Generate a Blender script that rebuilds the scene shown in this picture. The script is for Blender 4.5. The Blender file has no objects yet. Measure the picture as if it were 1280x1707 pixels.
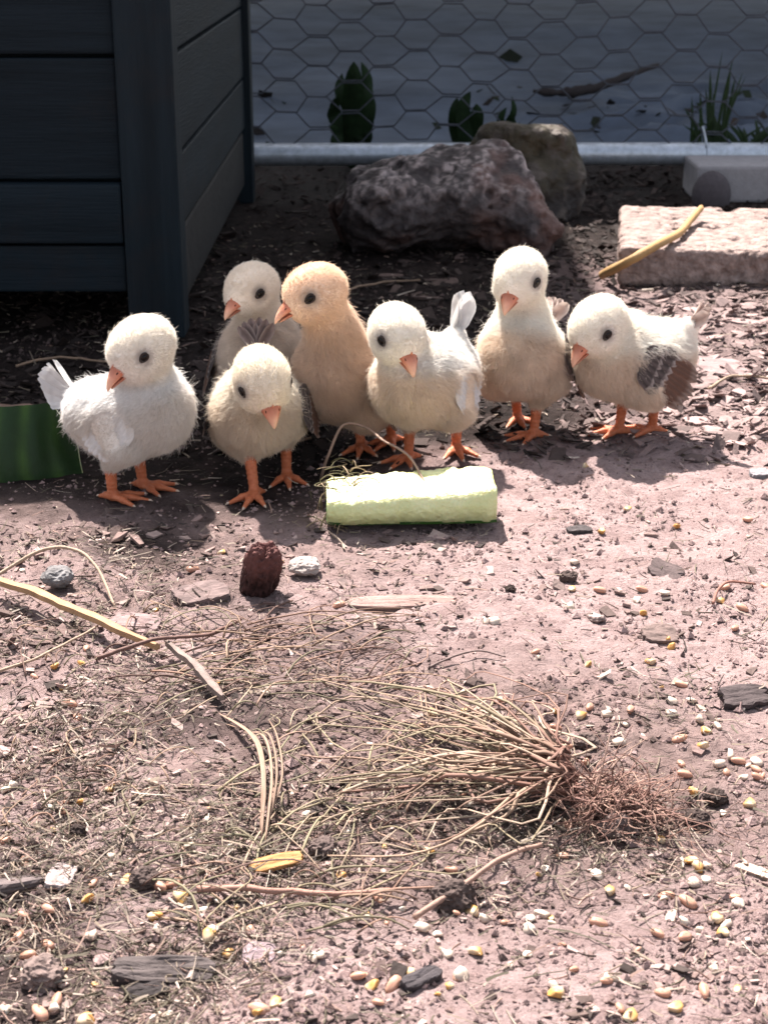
import bpy, math, random
import numpy as np
from mathutils import Matrix, Vector

rng = np.random.default_rng(11)
random.seed(11)
R = math.radians
SC = bpy.context.scene
COL = SC.collection

# ------------------------------------------------------------------ camera
CAM_H, PITCH, FPX = 0.34, R(20.4), 2690.0
cam_d = bpy.data.cameras.new('camera')
cam_d.sensor_fit = 'VERTICAL'; cam_d.sensor_height = 36.0
cam_d.lens = 36.0 * FPX / 1707.0
cam_d.clip_start = 0.02; cam_d.clip_end = 500
cam_d.dof.use_dof = True; cam_d.dof.focus_distance = 0.78; cam_d.dof.aperture_fstop = 31
cam = bpy.data.objects.new('camera', cam_d); COL.objects.link(cam)
cam.location = (0, 0, CAM_H); cam.rotation_euler = (R(90) - PITCH, 0, 0)
SC.camera = cam

# ------------------------------------------------------------------ sky, sun, exposure
SUN_EL, SUN_AZ = R(56), R(20)          # sun stands behind the chicks, a little to the left
w = bpy.data.worlds.new('World'); SC.world = w; w.use_nodes = True
nt = w.node_tree; nt.nodes.clear()
sky = nt.nodes.new('ShaderNodeTexSky'); sky.sky_type = 'NISHITA'; sky.sun_disc = False
sky.sun_elevation = SUN_EL; sky.sun_rotation = -SUN_AZ; sky.dust_density = 2.5; sky.ozone_density = 0.6
bg = nt.nodes.new('ShaderNodeBackground'); bg.inputs[1].default_value = 0.085
out = nt.nodes.new('ShaderNodeOutputWorld')
hs_ = nt.nodes.new('ShaderNodeHueSaturation'); hs_.inputs['Saturation'].default_value = 0.42
nt.links.new(sky.outputs[0], hs_.inputs['Color']); nt.links.new(hs_.outputs[0], bg.inputs[0]); nt.links.new(bg.outputs[0], out.inputs[0])
sl = bpy.data.lights.new('sun', 'SUN'); sl.energy = 5.0; sl.angle = R(0.55); sl.color = (1.0, 0.92, 0.86)
sun = bpy.data.objects.new('sun', sl); COL.objects.link(sun)
sdir = Vector((-math.sin(SUN_AZ) * math.cos(SUN_EL), math.cos(SUN_AZ) * math.cos(SUN_EL), math.sin(SUN_EL)))
sun.rotation_euler = sdir.to_track_quat('Z', 'Y').to_euler()
sun.location = sdir * 20
SC.view_settings.view_transform = 'Standard'; SC.view_settings.look = 'None'
SC.view_settings.exposure = 1.85; SC.view_settings.gamma = 1.0
SC.render.engine = 'CYCLES'
SC.cycles.use_denoising = True
SC.cycles.max_bounces = 6; SC.cycles.diffuse_bounces = 4; SC.cycles.transmission_bounces = 4
SC.cycles.sample_clamp_indirect = 6

# ------------------------------------------------------------------ layout helper: a photograph pixel to a point of the place
_F = np.array([0, math.cos(PITCH), -math.sin(PITCH)]); _U = np.array([0, math.sin(PITCH), math.cos(PITCH)])
def ray(px, py):
    return _F + np.array([(px - 640) / FPX, 0, 0]) + _U * ((853.5 - py) / FPX)
def at(px, py, D):                       # the point at distance D (along +Y)
    d = ray(px, py); return np.array([0, 0, CAM_H]) + d * (D / d[1])
def gnd(px, py, z=0.0):                  # the point on the ground
    d = ray(px, py); return np.array([0, 0, CAM_H]) + d * ((z - CAM_H) / d[2])
def proj(x, y, z=0.0):                   # arrays -> pixels, for laying out densities
    dy = y; dz = z - CAM_H
    dep = dy * math.cos(PITCH) - dz * math.sin(PITCH)
    up = dy * math.sin(PITCH) + dz * math.cos(PITCH)
    return 640 + FPX * x / dep, 853.5 - FPX * up / dep

# ------------------------------------------------------------------ noise
def _hash(ix, iy, iz, seed):
    h = (ix * 374761393 + iy * 668265263 + iz * 2147483647 + seed * 974634) & 0xFFFFFFFF
    h = ((h ^ (h >> 13)) * 1274126177) & 0xFFFFFFFF
    h = ((h ^ (h >> 16)) * 2246822519) & 0xFFFFFFFF
    return ((h ^ (h >> 15)) & 0xFFFFFF) / float(0xFFFFFF)
def vnoise(x, y, z=None, seed=0):
    x = np.asarray(x, float); y = np.asarray(y, float)
    ix = np.floor(x).astype(np.int64); iy = np.floor(y).astype(np.int64)
    fx = x - ix; fy = y - iy; fx = fx * fx * (3 - 2 * fx); fy = fy * fy * (3 - 2 * fy)
    if z is None:
        a = _hash(ix, iy, 0, seed); b = _hash(ix + 1, iy, 0, seed); c = _hash(ix, iy + 1, 0, seed); d = _hash(ix + 1, iy + 1, 0, seed)
        return (a + (b - a) * fx) * (1 - fy) + (c + (d - c) * fx) * fy
    z = np.asarray(z, float); iz = np.floor(z).astype(np.int64); fz = z - iz; fz = fz * fz * (3 - 2 * fz)
    def lay(k):
        a = _hash(ix, iy, k, seed); b = _hash(ix + 1, iy, k, seed); c = _hash(ix, iy + 1, k, seed); d = _hash(ix + 1, iy + 1, k, seed)
        return (a + (b - a) * fx) * (1 - fy) + (c + (d - c) * fx) * fy
    return lay(iz) * (1 - fz) + lay(iz + 1) * fz
def fbm(x, y, z=None, oct=4, seed=0, gain=0.5):
    s = 0; a = 1; t = 0; f = 1
    for o in range(oct):
        s = s + a * (vnoise(x * f, y * f, None if z is None else z * f, seed + o * 17) - 0.5); t += a; a *= gain; f *= 2.03
    return s / t
def sstep(a, b, x):
    t = np.clip((x - a) / (b - a), 0, 1); return t * t * (3 - 2 * t)

def HL(x, y):                            # gentle lie of the land
    x = np.asarray(x, float); y = np.asarray(y, float)
    h = 0.008 * fbm(x * 9 + 3, y * 9, oct=3, seed=5)
    h += 0.005 * fbm(x * 30, y * 30 + 7, oct=3, seed=9)
    return h
def HF(x, y):                            # crumbs
    m = sstep(0.3, 0.62, vnoise(x * 22, y * 22, seed=31) * 0.6 + vnoise(x * 70, y * 70, seed=33) * 0.4)
    h = 0.0048 * fbm(x * 110, y * 110, oct=3, seed=21, gain=0.6) * (0.35 + 0.65 * m)
    h += 0.0042 * np.abs(fbm(x * 260, y * 260, oct=2, seed=27)) * (0.25 + 0.75 * m)
    return h
def H(x, y): return HL(x, y) + HF(x, y)

# ------------------------------------------------------------------ mesh helpers
def mesh(name, V, F, smooth=True, col=None, mats=()):
    me = bpy.data.meshes.new(name)
    V = np.asarray(V, float)
    me.from_pydata(V.tolist(), [], F if isinstance(F, list) else F.tolist())
    if smooth: me.polygons.foreach_set('use_smooth', np.ones(len(me.polygons), dtype=bool))
    if col is not None:
        a = me.attributes.new('tint', 'FLOAT_COLOR', 'POINT')
        c = np.ones((len(V), 4)); c[:, :3] = col
        a.data.foreach_set('color', c.ravel())
    for m in mats: me.materials.append(m)
    me.update(); return me
def obj(name, data, mat=None, parent=None, loc=(0, 0, 0), rot=None):
    o = bpy.data.objects.new(name, data); COL.objects.link(o)
    o.location = loc
    if rot is not None: o.rotation_euler = rot
    if mat is not None and data is not None and len(data.materials) == 0: data.materials.append(mat)
    if parent is not None: o.parent = parent
    return o
def tag(o, label=None, cat=None, group=None, kind=None):
    if label: o['label'] = label
    if cat: o['category'] = cat
    if group: o['group'] = group
    if kind: o['kind'] = kind
    return o
def empty(name, loc=(0, 0, 0), rz=0):
    o = bpy.data.objects.new(name, None); COL.objects.link(o); o.location = loc; o.rotation_euler = (0, 0, rz)
    o.empty_display_size = 0.02; return o
def join(parts):
    V = []; F = []; C = []; n = 0
    for p in parts:
        V.append(p[0]); F += [[i + n for i in f] for f in (p[1].tolist() if not isinstance(p[1], list) else p[1])]
        n += len(p[0])
        if len(p) > 2: C.append(np.broadcast_to(p[2], (len(p[0]), 3)))
    return np.concatenate(V), F, (np.concatenate(C) if C else None)
def nrm(v): v = np.asarray(v, float); return v / (np.linalg.norm(v, axis=-1, keepdims=True) + 1e-12)
def spline(P, n):
    P = np.asarray(P, float); m = len(P)
    if m == 2: return P[0] + (P[1] - P[0]) * np.linspace(0, 1, n)[:, None]
    Q = np.vstack([2 * P[0] - P[1], P, 2 * P[-1] - P[-2]])
    t = np.linspace(0, m - 1, n); i = np.minimum(t.astype(int), m - 2); f = (t - i)[:, None]
    a, b, c, d = Q[i], Q[i + 1], Q[i + 2], Q[i + 3]
    return 0.5 * (2 * b + (c - a) * f + (2 * a - 5 * b + 4 * c - d) * f ** 2 + (3 * b - a - 3 * c + d) * f ** 3)
def tube(P, rad, sides=8, flat=1.0, jit=0.0):
    P = np.asarray(P, float); n = len(P); rad = np.broadcast_to(np.asarray(rad, float), (n,))
    T = nrm(np.gradient(P, axis=0))
    up = np.array([0, 0, 1.0])
    if abs(T[:, 2]).mean() > 0.9: up = np.array([1.0, 0, 0])
    S = nrm(np.cross(T, up)); B = np.cross(S, T)
    a = np.linspace(0, 2 * math.pi, sides, endpoint=False)
    r = rad[:, None] * (1 + (rng.uniform(-jit, jit, (n, sides)) if jit else 0))
    V = P[:, None, :] + (np.cos(a)[None, :, None] * S[:, None, :] + np.sin(a)[None, :, None] * B[:, None, :] * flat) * r[..., None]
    V = V.reshape(-1, 3); F = []
    for i in range(n - 1):
        for j in range(sides):
            k = (j + 1) % sides
            F.append([i * sides + j, i * sides + k, (i + 1) * sides + k, (i + 1) * sides + j])
    F.append(list(range(sides))[::-1]); F.append([(n - 1) * sides + j for j in range(sides)])
    return V, F
def box(x0, x1, y0, y1, z0, z1, bev=0.0):
    c = np.array([(x0 + x1) / 2, (y0 + y1) / 2, (z0 + z1) / 2]); h = np.array([(x1 - x0) / 2, (y1 - y0) / 2, (z1 - z0) / 2])
    import bmesh
    bm = bmesh.new(); bmesh.ops.create_cube(bm, size=2.0)
    for v in bm.verts: v.co = Vector(c + np.array(v.co) * h)
    if bev: bmesh.ops.bevel(bm, geom=list(bm.edges), offset=bev, segments=2, profile=0.6, affect='EDGES')
    bm.verts.index_update()
    V = np.array([v.co[:] for v in bm.verts]); F = [[v.index for v in f.verts] for f in bm.faces]
    bm.free(); return V, F
def icos(sub):
    import bmesh
    bm = bmesh.new(); bmesh.ops.create_icosphere(bm, subdivisions=sub, radius=1.0)
    bm.verts.index_update()
    V = np.array([v.co[:] for v in bm.verts]); F = np.array([[v.index for v in f.verts] for f in bm.faces]); bm.free(); return V, F
ICO = {k: icos(k) for k in (1, 2, 3, 4, 5)}

# signed distance shapes and a surface-nets mesher, for bodies that are one continuous skin
def sd_ell(p, c, rad, M):
    q = (p - c) @ M; k0 = np.linalg.norm(q / rad, axis=-1); k1 = np.linalg.norm(q / (np.array(rad) ** 2), axis=-1)
    return k0 * (k0 - 1) / (k1 + 1e-9)
def sd_cap(p, a, b, ra, rb):
    a = np.asarray(a, float); b = np.asarray(b, float); ba = b - a
    t = np.clip(((p - a) @ ba) / (ba @ ba + 1e-12), 0, 1)
    return np.linalg.norm(p - a - t[..., None] * ba, axis=-1) - (ra + (rb - ra) * t)
def smin(a, b, k):
    h = np.clip(0.5 + 0.5 * (b - a) / k, 0, 1); return b + (a - b) * h - k * h * (1 - h)
def nets(fn, lo, hi, res):
    lo = np.asarray(lo, float); hi = np.asarray(hi, float); n = np.ceil((hi - lo) / res).astype(int) + 1
    g = np.stack(np.meshgrid(*[lo[i] + np.arange(n[i]) * res for i in range(3)], indexing='ij'), -1)
    v = fn(g.reshape(-1, 3)).reshape(n)
    ins = v < 0
    cs = np.zeros(n - 1, int)
    off = [(i, j, k) for i in (0, 1) for j in (0, 1) for k in (0, 1)]
    for i, j, k in off: cs = cs + ins[i:n[0] - 1 + i, j:n[1] - 1 + j, k:n[2] - 1 + k]
    act = (cs > 0) & (cs < 8)
    idx = -np.ones(n - 1, int); cells = np.argwhere(act); idx[act] = np.arange(len(cells))
    P = np.zeros((len(cells), 3)); W = np.zeros(len(cells))
    for a in off:
        for ax in range(3):
            if a[ax]: continue
            b = list(a); b[ax] = 1
            va = v[tuple((cells + a).T)]; vb = v[tuple((cells + b).T)]
            m = (va < 0) != (vb < 0); t = np.where(m, va / np.where(m, va - vb, 1), 0)
            q = cells + np.array(a) + 0.0; q[:, ax] += t
            P[m] += q[m]; W[m] += 1
    V = lo + P / W[:, None] * res
    Fs = []
    for ax in range(3):
        o1, o2 = [k for k in range(3) if k != ax]
        sl0 = [slice(None)] * 3; sl1 = [slice(None)] * 3
        sl0[ax] = slice(0, n[ax] - 1); sl1[ax] = slice(1, n[ax])
        sa = ins[tuple(sl0)]; sb = ins[tuple(sl1)]
        e = np.argwhere(sa != sb)
        e = e[(e[:, o1] > 0) & (e[:, o2] > 0) & (e[:, o1] < n[o1] - 1) & (e[:, o2] < n[o2] - 1)]
        s = sa[tuple(e.T)]
        d1 = np.zeros(3, int); d1[o1] = 1; d2 = np.zeros(3, int); d2[o2] = 1
        q = np.stack([idx[tuple((e - d1 - d2).T)], idx[tuple((e - d2).T)], idx[tuple(e.T)], idx[tuple((e - d1).T)]], 1)
        flip = s if ax != 1 else ~s
        q[~flip] = q[~flip][:, ::-1]
        Fs.append(q)
    return V, np.concatenate(Fs)
def vert_normals(V, Q):
    nf = np.cross(V[Q[:, 2]] - V[Q[:, 0]], V[Q[:, 3]] - V[Q[:, 1]]); N = np.zeros_like(V)
    for k in range(4): np.add.at(N, Q[:, k], nf)
    return nrm(N)

# ------------------------------------------------------------------ materials
def mat(name, col=(0.5, 0.5, 0.5), rough=0.8, var=0.25, scale=60.0, bump=0.0, bscale=None, tint=False, spec=0.3, col2=None, metal=0.0, trans=0.0, sss=0.0, detail=6.0, coord='Object'):
    m = bpy.data.materials.new(name); m.use_nodes = True; t = m.node_tree; N = t.nodes; L = t.links
    b = N['Principled BSDF']; b.inputs['Roughness'].default_value = rough; b.inputs['Metallic'].default_value = metal
    b.inputs['Specular IOR Level'].default_value = spec
    tc = N.new('ShaderNodeTexCoord')
    nz = N.new('ShaderNodeTexNoise'); nz.inputs['Scale'].default_value = scale; nz.inputs['Detail'].default_value = detail; nz.inputs['Roughness'].default_value = 0.65
    L.new(tc.outputs[coord], nz.inputs['Vector'])
    rp = N.new('ShaderNodeMapRange'); rp.inputs[1].default_value = 0.3; rp.inputs[2].default_value = 0.7
    L.new(nz.outputs['Fac'], rp.inputs[0])
    if col2 is None:
        c = np.array(col); lo = c * (1 - var); hi = np.minimum(c * (1 + var), 1)
    else: lo, hi = np.array(col), np.array(col2)
    mx = N.new('ShaderNodeMix'); mx.data_type = 'RGBA'
    mx.inputs[6].default_value = (*lo, 1); mx.inputs[7].default_value = (*hi, 1)
    L.new(rp.outputs[0], mx.inputs[0]); co = mx.outputs[2]
    if tint:
        at_ = N.new('ShaderNodeAttribute'); at_.attribute_name = 'tint'
        mu = N.new('ShaderNodeMix'); mu.data_type = 'RGBA'; mu.blend_type = 'MULTIPLY'; mu.inputs[0].default_value = 1
        L.new(co, mu.inputs[6]); L.new(at_.outputs['Color'], mu.inputs[7]); co = mu.outputs[2]
    L.new(co, b.inputs['Base Color'])
    if bump:
        bn = N.new('ShaderNodeTexNoise'); bn.inputs['Scale'].default_value = bscale or scale * 2; bn.inputs['Detail'].default_value = 5
        L.new(tc.outputs[coord], bn.inputs['Vector'])
        bp = N.new('ShaderNodeBump'); bp.inputs['Strength'].default_value = 1.0; bp.inputs['Distance'].default_value = bump
        L.new(bn.outputs['Fac'], bp.inputs['Height']); L.new(bp.outputs[0], b.inputs['Normal'])
    if sss:
        b.inputs['Subsurface Weight'].default_value = sss; b.inputs['Subsurface Radius'].default_value = (0.006, 0.004, 0.002); b.inputs['Subsurface Scale'].default_value = 1.0
    if trans:
        tr = N.new('ShaderNodeBsdfTranslucent'); ms = N.new('ShaderNodeMixShader'); ms.inputs[0].default_value = trans
        L.new(co, tr.inputs['Color']); L.new(b.outputs[0], ms.inputs[1]); L.new(tr.outputs[0], ms.inputs[2])
        L.new(ms.outputs[0], N['Material Output'].inputs['Surface'])
    return m
white = (1, 1, 1)
M_tint = mat('plant_fibre', white, 0.75, 0.18, 300, tint=True, trans=0.15)
M_soilbit = mat('soil_crumb', white, 0.95, 0.3, 400, bump=0.0006, bscale=900, tint=True, spec=0.1)
M_bark = mat('bark_flake', white, 0.85, 0.3, 220, bump=0.0006, bscale=500, tint=True, spec=0.2)
M_wood = mat('splintered_wood', white, 0.7, 0.2, 250, bump=0.0005, bscale=500, tint=True)

# ------------------------------------------------------------------ ground
def grow(a, b, inner0, inner1, step, g=1.09):
    mid = list(np.arange(inner0, inner1, step)); s = step; x = inner0; left = []
    while x > a: s *= g; x -= s; left.append(x)
    s = step; x = mid[-1]; right = []
    while x < b: s *= g; x += s; right.append(x)
    return np.array(left[::-1] + mid + right)
gx = grow(-30, 30, -0.30, 0.30, 0.0019); gy = grow(-25, 40, 0.40, 1.20, 0.0019)
GX, GY = np.meshgrid(gx, gy, indexing='ij')
GZ = HL(GX, GY) * np.exp(-np.maximum(np.abs(GX) - 1, 0)) + HF(GX, GY)
nx, ny = len(gx), len(gy)
ii = np.arange(nx * ny).reshape(nx, ny)
Q = np.stack([ii[:-1, :-1], ii[1:, :-1], ii[1:, 1:], ii[:-1, 1:]], -1).reshape(-1, 4)
V = np.stack([GX, GY, GZ], -1).reshape(-1, 3)
PX, PY = proj(GX, np.maximum(GY, 0.2), 0)
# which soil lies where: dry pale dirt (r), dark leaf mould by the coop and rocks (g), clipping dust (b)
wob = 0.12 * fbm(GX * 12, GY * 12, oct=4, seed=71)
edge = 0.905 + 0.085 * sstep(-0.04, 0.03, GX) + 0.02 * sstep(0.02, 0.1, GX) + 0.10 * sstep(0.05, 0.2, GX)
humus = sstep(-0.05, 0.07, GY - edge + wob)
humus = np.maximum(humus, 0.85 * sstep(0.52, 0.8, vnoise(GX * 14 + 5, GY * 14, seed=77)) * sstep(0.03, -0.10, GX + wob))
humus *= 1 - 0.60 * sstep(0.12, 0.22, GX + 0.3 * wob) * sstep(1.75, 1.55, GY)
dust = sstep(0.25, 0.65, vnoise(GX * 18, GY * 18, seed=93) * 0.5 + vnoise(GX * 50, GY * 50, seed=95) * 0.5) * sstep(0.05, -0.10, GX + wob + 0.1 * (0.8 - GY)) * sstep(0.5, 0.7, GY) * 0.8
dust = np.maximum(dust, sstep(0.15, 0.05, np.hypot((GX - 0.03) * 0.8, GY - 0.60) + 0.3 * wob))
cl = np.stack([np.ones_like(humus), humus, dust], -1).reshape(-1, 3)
M_ground = bpy.data.materials.new('bare_earth'); M_ground.use_nodes = True
t = M_ground.node_tree; N = t.nodes; L = t.links; b = N['Principled BSDF']; b.inputs['Roughness'].default_value = 0.95; b.inputs['Specular IOR Level'].default_value = 0.12
tc = N.new('ShaderNodeTexCoord'); av = N.new('ShaderNodeAttribute'); av.attribute_name = 'tint'
sp = N.new('ShaderNodeSeparateColor'); L.new(av.outputs['Color'], sp.inputs[0])
def noise(sc, det=6, ro=0.65):
    n = N.new('ShaderNodeTexNoise'); n.inputs['Scale'].default_value = sc; n.inputs['Detail'].default_value = det; n.inputs['Roughness'].default_value = ro
    L.new(tc.outputs['Object'], n.inputs['Vector']); return n.outputs['Fac']
def mixc(f, a, b_):
    m = N.new('ShaderNodeMix'); m.data_type = 'RGBA'
    if isinstance(f, float): m.inputs[0].default_value = f
    else: L.new(f, m.inputs[0])
    for k, c in ((6, a), (7, b_)):
        if isinstance(c, tuple): m.inputs[k].default_value = (*c, 1)
        else: L.new(c, m.inputs[k])
    return m.outputs[2]
def rng_(f, a, b_, c=0.0, d=1.0):
    m = N.new('ShaderNodeMapRange'); L.new(f, m.inputs[0])
    for k, v_ in zip((1, 2, 3, 4), (a, b_, c, d)): m.inputs[k].default_value = v_
    return m.outputs[0]
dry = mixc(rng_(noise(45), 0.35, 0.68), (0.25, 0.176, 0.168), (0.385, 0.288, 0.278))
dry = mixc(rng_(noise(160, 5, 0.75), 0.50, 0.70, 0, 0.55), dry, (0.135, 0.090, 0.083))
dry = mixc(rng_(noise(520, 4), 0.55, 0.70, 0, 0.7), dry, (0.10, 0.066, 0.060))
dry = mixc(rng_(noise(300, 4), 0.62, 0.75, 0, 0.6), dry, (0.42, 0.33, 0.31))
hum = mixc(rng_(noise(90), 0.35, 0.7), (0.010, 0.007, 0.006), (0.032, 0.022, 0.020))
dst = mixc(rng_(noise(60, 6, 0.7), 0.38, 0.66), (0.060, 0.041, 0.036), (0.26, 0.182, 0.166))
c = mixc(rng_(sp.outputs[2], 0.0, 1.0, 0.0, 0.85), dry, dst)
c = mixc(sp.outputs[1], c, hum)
L.new(c, b.inputs['Base Color'])
bp = N.new('ShaderNodeBump'); bp.inputs['Distance'].default_value = 0.0030; L.new(noise(420, 6, 0.75), bp.inputs['Height']); L.new(bp.outputs[0], b.inputs['Normal'])
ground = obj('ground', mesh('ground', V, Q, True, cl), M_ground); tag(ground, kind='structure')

# ------------------------------------------------------------------ chicken coop (its shadow lies over the chicks by it)
M_coop = mat('blue_grey_paint', (0.0072, 0.0122, 0.0170), 0.65, 0.4, 9, bump=0.0006, bscale=140, spec=0.10)
def grain(m, sc, amt):
    t = m.node_tree; tc_ = [n for n in t.nodes if n.bl_idname == 'ShaderNodeTexCoord'][0]
    mp = t.nodes.new('ShaderNodeMapping'); mp.inputs['Scale'].default_value = sc
    for l in list(t.links):
        if l.from_node == tc_: to = l.to_socket; t.links.remove(l); t.links.new(mp.outputs[0], to)
    t.links.new(tc_.outputs['Object'], mp.inputs[0])
    b = t.nodes['Principled BSDF']; base = b.inputs['Base Color'].links[0].from_socket
    nz = t.nodes.new('ShaderNodeTexNoise'); nz.inputs['Scale'].default_value = 7; nz.inputs['Detail'].default_value = 8; nz.inputs['Roughness'].default_value = 0.7; t.links.new(tc_.outputs['Object'], nz.inputs['Vector'])
    mr = t.nodes.new('ShaderNodeMapRange'); mr.inputs[1].default_value = 0.52; mr.inputs[2].default_value = 0.75; mr.inputs[4].default_value = amt; t.links.new(nz.outputs['Fac'], mr.inputs[0])
    mx = t.nodes.new('ShaderNodeMix'); mx.data_type = 'RGBA'; mx.inputs[7].default_value = (0.020, 0.015, 0.014, 1); t.links.new(mr.outputs[0], mx.inputs[0]); t.links.new(base, mx.inputs[6]); t.links.new(mx.outputs[2], b.inputs['Base Color'])
M_post = mat('blue_grey_paint_post', (0.0080, 0.0130, 0.0175), 0.65, 0.4, 9, bump=0.0008, bscale=40, spec=0.10)
grain(M_coop, (0.25, 0.25, 5.0), 0.6); grain(M_post, (5.0, 5.0, 0.25), 0.6)
M_coopw = mat('weathered_board', (0.009, 0.008, 0.008), 0.8, 0.5, 40, bump=0.001, bscale=160)
M_roof = mat('roofing_felt', (0.04, 0.042, 0.045), 0.9, 0.2, 90, bump=0.0008)
CF, CB, CX, CH = 1.32, 2.05, -0.166, 0.56       # front, back, right face, height
coop = empty('chicken_coop', (-0.6, CF + 0.3, 0)); tag(coop, 'dark blue grey painted wooden coop with boarded sides and corner post', 'chicken coop')
ox, oy = -0.6, CF + 0.3
def cbox(name, x0, x1, y0, y1, z0, z1, m=M_coop, bev=0.002, tilt=0):
    v, f = box(x0 - ox, x1 - ox, y0 - oy, y1 - oy, z0, z1, bev)
    return obj(name, mesh(name, v, f, False), m, coop)
cbox('core', -1.05, CX - 0.016, CF + 0.02, CB - 0.01, 0.047, CH - 0.02)
for z0, z1, pr in ((0.044, 0.0825, 0.004), (0.0850, 0.1335, 0.008), (0.1365, 0.2315, 0.0), (0.2345, 0.330, 0.0), (0.333, 0.43, 0.0), (0.433, CH - 0.02, 0.0)):
    cbox('board', -1.06, CX - 0.047, CF + 0.004 - pr, CF + 0.019, z0, z1, bev=0.0022)
cbox('corner_post', CX - 0.046, CX, CF - 0.006, CF + 0.03, 0.006, CH - 0.02, M_post, bev=0.002)
cbox('corner_post', CX - 0.03, CX + 0.004, CB - 0.036, CB, 0.0, CH - 0.02, M_post, bev=0.002)
for z0, z1 in ((0.092, 0.150), (0.153, 0.2315), (0.2345, 0.33), (0.333, 0.43), (0.433, CH - 0.02)):
    cbox('board', CX - 0.0155, CX - 0.004, CF + 0.031, CB - 0.037, z0, z1)
cbox('skirting_board', CX - 0.030, CX - 0.006, CF + 0.031, CB - 0.037, 0.022, 0.088, M_coopw, 0.004)
cbox('corner_post', -1.06, -1.02, CF + 0.02, CF + 0.06, 0.0, 0.046)
v, f = box(-1.09 - ox, CX + 0.03 - ox, CF - 0.03 - oy, CB + 0.03 - oy, CH - 0.02, CH + 0.01, 0.003)
obj('roof', mesh('roof', v, f, False), M_roof, coop)

# ------------------------------------------------------------------ wire fence on its pipe
M_pipe = mat('galvanised_steel', (0.42, 0.46, 0.52), 0.42, 0.25, 120, bump=0.0001, metal=0.55, spec=0.5)
M_wire = mat('dull_wire', (0.05, 0.055, 0.07), 0.6, 0.2, 200, metal=0.3)
FD = 2.13
p0 = at(440, 257, FD)
fence = empty('wire_fence', (0, FD, 0)); tag(fence, 'hexagonal wire netting on a grey steel pipe behind the rocks', 'fence')
zp = p0[2]; xs = np.linspace(-0.9, 0.9, 60)
v, f = tube(np.stack([xs, 0 * xs, zp + 0.0006 * np.sin(xs * 6)], 1), 0.0145, 20)
obj('bottom_rail', mesh('bottom_rail', v, f), M_pipe, fence)
hp, hr = 0.0425, 0.0395                  # column pitch, row pitch of the netting
sd = 0.0245
zb = zp + 0.012
def sag(x, z): return np.stack([x, 0.004 * np.sin(x * 9 + z * 8) , z + 0.0035 * np.sin(x * 7 + z * 20) + 0.002 * np.sin(x * 23)], 1)
for r in range(20):
    P = []
    for k in range(-21, 22):
        x = k * hp + 0.0022 * math.sin(k * 2.3 + r * 1.1); lift = (hr / 2 - 0.0008) if (k + r) % 2 == 0 else 0.0008
        P += [(x - sd / 2, zb + r * hr / 2 * 1.0 + lift), (x + sd / 2, zb + r * hr / 2 + lift)]
    P = np.array(P); P += 0.0011 * np.stack([np.sin(P[:, 0] * 333 + r), np.sin(P[:, 0] * 271 + 2 * r)], 1)
    q = []
    for i in range(len(P) - 1):
        n_ = 3 if i % 2 == 0 else 3
        for u in np.linspace(0, 1, n_, endpoint=False): q.append(P[i] + (P[i + 1] - P[i]) * u)
    q = np.array(q); pts = sag(q[:, 0], q[:, 1])
    v, f = tube(pts, 0.0010, 5)
    obj('wire', mesh('wire', v, f), M_wire, fence)
c0 = at(1174, 258, FD)
a = np.linspace(-0.4, 2 * math.pi + 0.5, 26)
v1 = tube(np.stack([c0[0] + 0.0015 * a / 6, 0.0158 * np.cos(a), zp + 0.0158 * np.sin(a)], 1), 0.0012, 6)
v2 = tube(spline([(c0[0], -0.012, zp + 0.010), (c0[0] - 0.002, -0.006, zp + 0.022), (c0[0] - 0.006, -0.004, zp + 0.036)], 8), 0.0016, 6)
V_, F_, _ = join([v1, v2]); obj('wire_tie', mesh('wire_tie', V_, F_), M_pipe, fence)

# crumpled sheet spread over the ground behind the fence
M_sheet = mat('grey_ground_sheet', (0.060, 0.075, 0.105), 0.9, 0.45, 5, bump=0.0012, bscale=500)
sx = np.linspace(-2.2, 2.2, 190); sy = np.concatenate([np.linspace(2.32, 3.4, 100), np.linspace(3.45, 9, 60)])
SX, SY = np.meshgrid(sx, sy, indexing='ij')
cr = sstep(0.15, 0.5, SX) * sstep(3.5, 2.5, SY)
rid = 1 - np.abs(fbm(SX * 7, SY * 5, oct=3, seed=101)) * 5
SZ = 0.012 + 0.03 * sstep(2.4, 3.0, SY) * (0.5 + fbm(SX * 2, SY * 2, oct=2, seed=103)) + 0.030 * cr * np.clip(rid, 0, 1) + 0.02 * cr * fbm(SX * 18, SY * 14, oct=3, seed=105) + 0.07 * sstep(2.6, 4.5, SY) - 0.03 * sstep(2.45, 2.32, SY)
ii = np.arange(SX.size).reshape(SX.shape)
Q = np.stack([ii[:-1, :-1], ii[1:, :-1], ii[1:, 1:], ii[:-1, 1:]], -1).reshape(-1, 4)
o = obj('ground_sheet', mesh('ground_sheet', np.stack([SX, SY, SZ], -1).reshape(-1, 3), Q), M_sheet)
md = o.modifiers.new('thickness', 'SOLIDIFY'); md.thickness = 0.002; md.offset = -1
o['kind'] = 'thing'; tag(o, 'pale grey crumpled ground sheet spread out behind the wire fence', 'ground sheet')

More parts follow.
